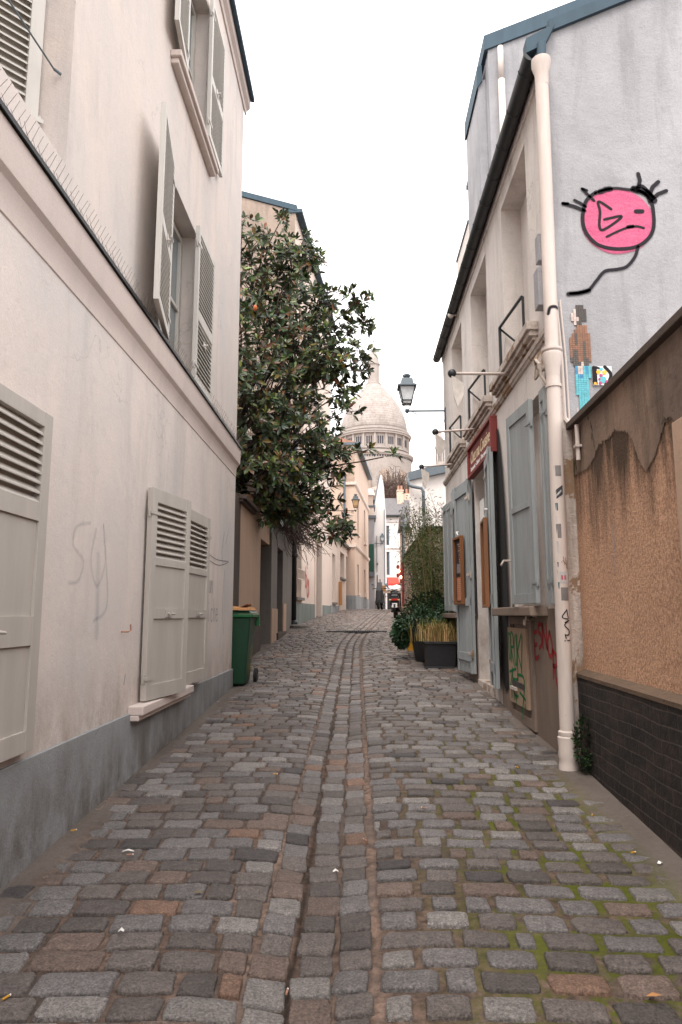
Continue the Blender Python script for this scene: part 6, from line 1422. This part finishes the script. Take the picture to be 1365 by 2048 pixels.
for i in range(9):
    for j in range(7):
        x = -1.92 + i * .055; y = 9.45 + j * .085; vs.append((x, y, zb + 1.05 + .035 * math.sin(i * .9) * (1 if j < 5 else .3) + .015 * noise.noise(Vector((x * 9, y * 9, 0)))))
m.add(vs, [(i * 7 + j, (i + 1) * 7 + j, (i + 1) * 7 + j + 1, i * 7 + j + 1) for i in range(8) for j in range(6)]); m.build('sheet', M['cardboard'], cb)

# ---------------------------------------------------------------- street lamps
def street_lamp(loc, yaw, arm, label, glass):
    t = thing('street_lamp', (0, 0, 0), label, "street lamp", "wall-mounted lantern street lamps")
    m = MB()
    m.tube([(0, 0, 0), (-arm, 0, 0)], 0.018, 8); m.box(-0.02, 0, -0.03, 0.03, -0.40, 0.06)
    m.ball((-arm, 0, 0), 0.042, 10, 7)
    def spiral(cx, cz, r0, turns, a0, sg): return [(cx + (r0 * (1 - .8 * k / 20)) * math.cos(a0 + sg * turns * 6.28 * k / 20), 0, cz + (r0 * (1 - .8 * k / 20)) * math.sin(a0 + sg * turns * 6.28 * k / 20)) for k in range(21)]
    s1 = spiral(-0.13, -0.13, 0.085, 1.4, R(90), 1); m.tube(s1, 0.006, 6)
    s2 = spiral(-arm + .12, -0.075, 0.06, 1.4, R(60), -1); m.tube(s2, 0.006, 6)
    m.tube(catmull([(-0.01, 0, -0.10), (-0.05, 0, -.22), (-0.17, 0, -0.27), (-.32, 0, -.19), (-arm + .16, 0, -.05), (-arm + .10, 0, -.02)], 6), 0.006, 6)
    m.build('bracket', M['zinc_blue'] if glass == 'frosted' and arm < .8 else M['darkmetal'], t)
    x = -arm; m = MB()
    for a in (45, 135, 225, 315):
        c_, s_ = math.cos(R(a)), math.sin(R(a)); m.tube(catmull([(x + .02 * c_, .02 * s_, .02), (x + .075 * c_, .075 * s_, .07), (x + .085 * c_, .085 * s_, .15)], 4), 0.005, 5)
        m.tube([(x + .11 * c_, .11 * s_, .13), (x + .20 * c_, .20 * s_, .44)], 0.010, 6)
        m.tube([(x + .12 * c_, .12 * s_, .19), (x + .12 * math.cos(R(a + 90)), .12 * math.sin(R(a + 90)), .19)], 0.009, 6)
        m.tube([(x + .105 * c_, .105 * s_, .13), (x + .105 * math.cos(R(a + 90)), .105 * math.sin(R(a + 90)), .13)], 0.007, 6)
    m.build('cage', M['darkmetal'], t)
    m = MB(); m.lathe([(.238, .44), (.245, .45), (.245, .47), (.17, .50), (.145, .60), (.13, .61), (.05, .62), (.05, .645), (.085, .655), (.085, .675), (.04, .70), (.0, .71)], (x, 0, 0), 4, ph=R(45)); m.lathe([(.05, .62), (.05, .65), (.075, .66), (.08, .675), (.05, .695), (0, .70)], (x, 0, 0.01), 14)
    m.build('lamp_cap', M['zinc'], t)
    m = MB(); m.lathe([(.095, .135), (.185, .435)], (x, 0, 0), 4, ph=R(45)); m.build('lamp_glass', M[glass], t)
    t.location = loc; t.rotation_euler = (0, 0, R(yaw)); return t
street_lamp((1.65, 12.55, 5.14), 0, 0.71, "large lantern street lamp on a scrolled blue-grey arm at the corner of the white house", 'frosted')
street_lamp((-1.22, 29.0, 5.72), 180, 1.18, "amber-glass lantern street lamp on the left, under the magnolia", 'amber')
street_lamp((1.22, 49.9, 6.45), 180, 0.62, "small distant lantern street lamp in front of the white wedge-shaped house", 'frosted')
# fix the far lamp arm so that it stands off the facade
# ---------------------------------------------------------------- scooters
def scooter(label, plate, box):
    t = thing('scooter', (0, 0, 0), label, "scooter", "scooters parked at the street end")
    # local: y forward (away from the viewer), x right, wheels on z=0
    for y in (0.0, 1.25):
        m = MB(); pts = [(0, y + .21 * math.cos(k * math.pi / 10), .26 + .21 * math.sin(k * math.pi / 10)) for k in range(21)]
        m.tube(pts, 0.055, 8, caps=False); w_ = m.build('wheel', M['rubber'], t, smooth=True)
        m = MB(); m.tube([(-.04, y, .26), (.04, y, .26)], .15, 14); m.build('rim', M['zinc'], w_)
    m = MB()
    m.hexa([(-.14, -.25, .45), (.14, -.25, .45), (.15, .5, .28), (-.15, .5, .28), (-.17, -.32, .78), (.17, -.32, .78), (.18, .45, .74), (-.18, .45, .74)])
    m.hexa([(-.20, .5, .22), (.20, .5, .22), (.20, .95, .22), (-.20, .95, .22), (-.18, .5, .32), (.18, .5, .32), (.18, .95, .34), (-.18, .95, .34)])
    m.hexa([(-.22, .95, .3), (.22, .95, .3), (.16, 1.15, .3), (-.16, 1.15, .3), (-.20, .85, 1.0), (.20, .85, 1.0), (.12, 1.0, 1.0), (-.12, 1.0, 1.0)])
    m.build('body', M['black'], t, bevel=0.04)
    m = MB(); m.hexa([(-.15, -.3, .78), (.15, -.3, .78), (.15, .5, .75), (-.15, .5, .75), (-.13, -.28, .88), (.13, -.28, .88), (.13, .48, .84), (-.13, .48, .84)]); m.build('seat', M['black'], t, bevel=0.03)
    m = MB(); m.tube(catmull([(-.36, .78, 1.05), (-.2, .86, 1.06), (0, .9, 1.02), (.2, .86, 1.06), (.36, .78, 1.05)], 4), 0.02, 8); m.build('handlebar', M['darkmetal'], t)
    for sx in (-1, 1):
        m = MB(); m.tube([(sx * .25, .86, 1.07), (sx * .33, .86, 1.22)], .008, 6); m.ball((sx * .36, .86, 1.27), .065, 10, 7, (1, .35, .75)); m.build('mirror', M['zinc'], t)
    m = MB(); m.box(-.11, .11, -.36, -.325, .66, .73); m.build('tail_light', paint("tail_red", (0.40, 0.02, 0.02), 0.3), t)
    for sx in (-1, 1): m = MB(); m.box(sx * .16 - .04, sx * .16 + .04, -.35, -.32, .665, .71); m.build('indicator', M['amber'], t)
    if plate:
        m = MB(); m.box(-.105, .105, -.40, -.39, .40, .56); p = m.build('number_plate', M['white'], t)
        m = MB(); m.box(-.104, -.082, -.404, -.40, .48, .558); m.build('plate_band', flat("plate_blue", (0.02, 0.08, 0.35)), p)
        m = MB()
        for x_, z_ in ((-.05, .51), (-.02, .51), (.02, .51), (.05, .51), (-.05, .44), (-.02, .44), (.02, .44), (.05, .44)): m.box(x_ - .008, x_ + .008, -.403, -.40, z_ - .02, z_ + .02)
        m.build('plate_characters', M['black'], p)
        m = MB(); m.tube([(0, -.3, .55), (0, -.38, .50), (0, -.36, .30)], .04, 6); m.build('mudguard', M['black'], t)
    if box:
        m = MB(); m.box(-.17, .17, -.36, .0, .95, 1.25); m.build('top_case', M['cardboard'], t, bevel=0.02)
    if box: m = MB(); m.hexa([(-.17, .95, 1.0), (.17, .95, 1.0), (.15, 1.0, 1.0), (-.15, 1.0, 1.0), (-.13, .80, 1.38), (.13, .80, 1.38), (.11, .83, 1.38), (-.11, .83, 1.38)]); m.build('windshield', M['glass'], t, bevel=0.01)
    return t
s1 = scooter("black scooter with white number plate parked nearest, tail towards the camera", True, False); s1.location = (1.38, 25.6, gz(25.8)); s1.rotation_euler = (0, 0, R(-6)); s1.scale = (0.95, 0.95, 0.95)
s2 = scooter("black scooter farther away on the left with grey windshield and brown top box", False, True); s2.location = (1.30, 36.6, gz(36.8)); s2.rotation_euler = (0, 0, R(170))
s2b = scooter("dark scooter half hidden behind the nearest one, by the red downpipe", False, False); s2b.location = (1.9, 33.5, gz(33.7)); s2b.rotation_euler = (0, 0, R(5))

# ---------------------------------------------------------------- litter
def on_ground(x, y, dz=0.006): return (x, y, (gz(y) if y > 0 else 0) + chan(x - xc(y)) + dz)
for i, (x, y, a) in enumerate(((-1.17, 3.78, .3), (-1.19, 2.55, 1.2), (-1.60, 4.12, .8), (0.04, 4.08, 2.0), (1.42, 3.86, .5), (1.40, 4.43, 1.1), (0.41, 4.55, 2.4), (-0.6, 5.3, .2), (1.2, 5.5, 2.0), (-0.25, 2.67, 1.5))):
    t = thing('cigarette_butt', on_ground(x, y), "orange cigarette butt dropped on the cobbles", "cigarette butt", "cigarette butts on the cobbles")
    p = Vector(on_ground(x, y, 0.012)); d = Vector((math.cos(a), math.sin(a), 0)) * 0.014
    m = MB(); m.tube([p - d, p + d], 0.004, 7); m.build('filter', M['yellow'] if i % 3 else M['brick_r'], t)
    m = MB(); m.tube([p + d, p + d * 1.4], 0.0038, 7); m.build('paper_end', M['white'], t)
for x, y, a, L, lab in ((-0.11, 3.69, .2, .028, "crumpled white paper scrap in the middle channel"), (-1.19, 3.82, .05, .06, "long thin white paper strip on the left cobbles"), (-0.95, 3.0, .1, .022, "short white paper strip on the left cobbles nearer the camera"), (1.50, 3.72, .7, .03, "white scrap at the foot of the black brick base")):
    m = MB(); p = Vector(on_ground(x, y, 0.014)); d = Vector((math.cos(a), math.sin(a), 0)) * L / 2; s_ = Vector((-d.y, d.x, 0)).normalized() * (0.005 if L > .04 else .008)
    m.add([p - d - s_, p - s_ + Vector((0, 0, .006)), p + d - s_, p + d + s_, p + s_ + Vector((0, 0, .010)), p - d + s_], [(0, 1, 4, 5), (1, 2, 3, 4)])
    o = m.build('paper_scrap', M['white'], label=lab, cat="litter", group="paper litter on the cobbles")
    o.modifiers.new('solid', 'SOLIDIFY').thickness = 0.001
for x, y, lab in ((-1.45, 2.83, "pale dead leaf near the left edge of the cobbles"), (-0.72, 3.35, "green fallen leaf on the left cobbles"), (1.0, 2.6, "brown dead leaf on the mossy right cobbles")):
    m = MB(); p = Vector(on_ground(x, y, 0.013)); m.add([p + Vector((-.03, 0, 0)), p + Vector((0, .014, .006)), p + Vector((.03, .004, .002)), p + Vector((0, -.014, .007))], [(0, 1, 3), (1, 2, 3)])
    m.build('fallen_leaf', M['cardboard'] if 'green' not in lab else M['cane'], label=lab, cat="leaf", group="fallen leaves on the cobbles")

for o in bpy.data.objects:
    if '_o' in o: del o['_o']
